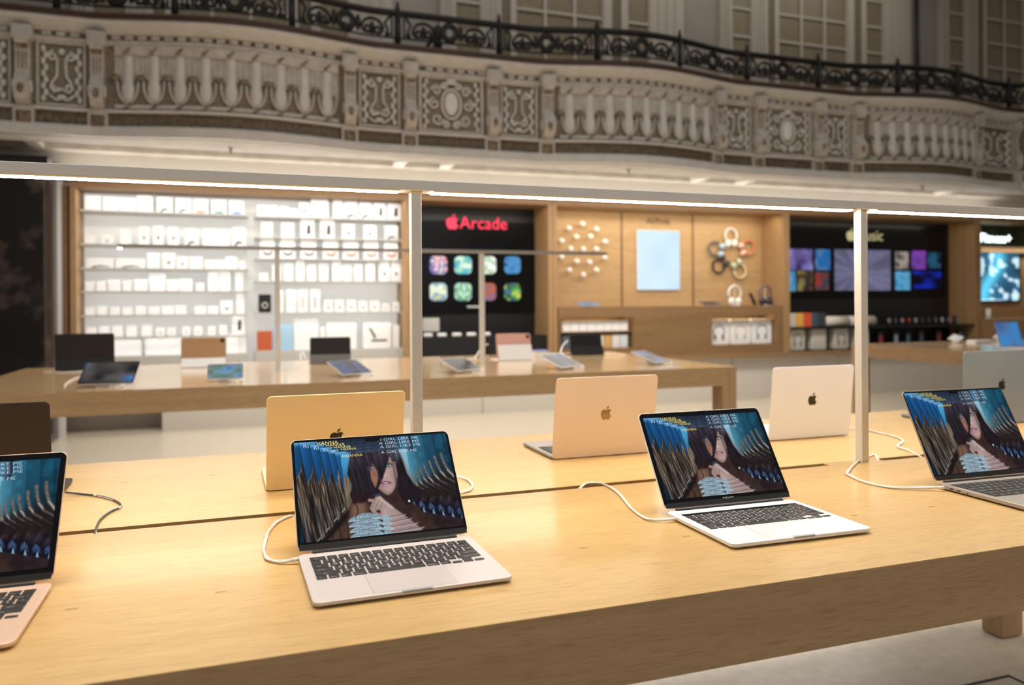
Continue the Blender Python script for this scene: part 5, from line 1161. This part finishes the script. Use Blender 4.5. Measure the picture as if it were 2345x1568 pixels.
for i, u in enumerate(PU):
    q = MB(); q.tube([(0, 0, 4.001), (0, 0, 4.40)], .033, 10); q.lathe([(.043, 4.0), (.043, 4.04), (.033, 4.05)], n=10); q.ell((0, 0, 4.13), (.033, .033, .03), 10, 6); q.ell((0, 0, 4.33), (.033, .033, .03), 10, 6); q.ell((0, 0, 4.425), (.026, .026, .03), 10, 6); q.ell((0, 0, 4.47), (.018, .018, .026), 10, 6)
    MB().add([BM(u+x_, -.02+y_, z_) for x_, y_, z_ in q.v], q.f).build('post', M['iron'], rl, True)
    if i < len(PU)-1:
        u2 = PU[i+1]; uc = (u+u2)/2; hw = (u2-u)/2-.035; k = hw/.5; q = MB()
        q.tube([(.085*math.cos(t), 0, 4.228+.088*math.sin(t)) for t in np.linspace(0, 2*PI, 19)[:-1]], .021, 6, closed=True)
        q.tube([(.05*math.cos(t), 0, 4.228+.055*math.sin(t)) for t in np.linspace(0, 2*PI, 15)[:-1]], .012, 6, closed=True)
        q.ell((0, 0, 4.30), (.07, .02, .035), 10, 6); q.ell((0, 0, 4.145), (.07, .02, .028), 10, 6)
        for sx in (-1, 1):
            q.ell((sx*.125, 0, 4.228), (.03, .018, .085), 8, 6)
            q.tube([(sx*(.27+.11*math.cos(t))*k, 0, 4.19+.105*math.sin(t)) for t in np.linspace(0, PI, 14)], .017, 6)
            q.tube([(sx*x_*k, 0, z_) for x_, y_, z_ in spiral(.215, 4.19, .05, 1.2, PI, 1)], .015, 6)
            q.tube([(sx*x_*k, 0, z_) for x_, y_, z_ in spiral(.33, 4.185, .05, 1.2, 0, -1)], .015, 6)
            q.ell((sx*.27*k, 0, 4.215), (.028, .016, .05), 8, 6); q.ell((sx*.27*k, 0, 4.15), (.05, .014, .02), 8, 6)
            q.tube([(sx*(.41+.0)*k, 0, 4.12), (sx*.43*k, 0, 4.20), (sx*.40*k, 0, 4.26), (sx*.45*k, 0, 4.33)], .015, 6)
            q.tube([(sx*(.47)*k, 0, 4.11), (sx*.47*k, 0, 4.34)], .010, 6); q.ell((sx*.43*k, 0, 4.15), (.03, .012, .025), 8, 5)
        MB().add([BM(uc+x_, -.02+y_, z_) for x_, y_, z_ in q.v], q.f).build('scroll_panel', M['iron'], rl, True)
# dark prop behind the railing
x, z = ony(1002, 100, 7.85); q = MB(); q.box(-.045, .045, -.03, .03, 0, .50); q.tube([(-.02, 0, .46), (-.26, 0, .01)], .022, 8)
tag(q.build('braced_post', M['iron'], None, False, (x, 7.85, 3.9005)), 'thick dark post with a slanting brace standing behind the railing', 'post')

# upper wall: glazed doors between pilasters
def group_x(px): return ony(px, 60, 9.6)[0]
M['lace_glass'] = mottled('patterned_glass', (.13, .10, .055), (.30, .25, .165), 55, .4, lo=.38, hi=.6)
M['frame_paint'] = mat('frame_paint', (.46, .43, .37), .6)
M['bead'] = mottled('bead_strip', (.08, .055, .03), (.30, .25, .17), 70, .6)
g0 = [1646, 1672, 1719, 1754, 1770, 1779, 1937, 1951, 1968, 1979, 2020, 2080]
GX = [group_x(p) for p in g0]
nwin = 0
for gi, dx in enumerate((-8.9, -4.45, 0, 4.45)):
    X_ = [v+dx for v in GX]
    fr = MB()
    for a, c in ((X_[0], X_[1]), (X_[2], X_[3]), (X_[4], X_[5]), (X_[6], X_[7]), (X_[8], X_[9]), (X_[10], X_[11])):
        fr.box(a, c, 9.55, 9.62, 3.9, 7.4)
        w_ = c-a
        if w_ > .15:
            for s_ in (.25, .5, .75): fr.box(a+w_*s_-.012, a+w_*s_+.012, 9.53, 9.55, 3.9, 7.4)
    tag(fr.build('trim_%d' % (gi+2), M['frame_paint']), kind='structure')
    bd = MB()
    for a, c in ((X_[3], X_[4]), (X_[7], X_[8])): bd.box(a, c, 9.57, 9.62, 3.9, 7.4)
    tag(bd.build('trim_%d' % (gi+8), M['bead']), kind='structure')
    for a, c, ncol in ((X_[1], X_[2], 1), (X_[5], X_[6], 3), (X_[9], X_[10], 1)):
        nwin += 1
        w = tag(MB().box(a, c, 9.598, 9.62, 3.95, 7.4).build('window_%d' % nwin, M['lace_glass']), kind='structure')
        f_ = MB(); f_.box(a, c, 9.57, 9.597, 3.9, 4.0)
        for i in range(ncol+1):
            xx = a+(c-a)*i/ncol; f_.box(xx-.022, xx+.022, 9.57, 9.597, 3.9, 7.4)
        for j in range(8): zz_ = 4.18+j*.43; f_.box(a, c, 9.572, 9.597, zz_-.02, zz_+.02)
        f_.build('glazing_bar', M['frame_paint'], w)
x = group_x(2088); q = MB(); q.tube([(0, 0, 0), (0, 0, 3.4)], .035, 10); tag(q.build('drain_pipe', M['iron'], None, True, (x, 9.5, 3.901)), 'thin black upright pole against the upper wall beside the tall window', 'pole')
# sprinklers under the soffit
for k, (px, py, lb) in enumerate(((528, 342, 'small dark sprinkler in the soffit at the left'), (1440, 391, 'small dark sprinkler in the soffit near the middle'), (2112, 429, 'small dark sprinkler in the soffit at the right'))):
    x, y = onz(px, py-3, 2.9); q = MB(); q.lathe([(.030, -.004), (.030, 0)], n=12); q.tube([(0, 0, -.05), (0, 0, -.004)], .009, 8); q.ell((0, 0, -.045), (.022, .022, .006), 10, 5)
    tag(q.build('sprinkler', M['iron'], None, False, (x, min(y, 7.82), 2.9)), lb, 'sprinkler', 'sprinklers in the soffit')
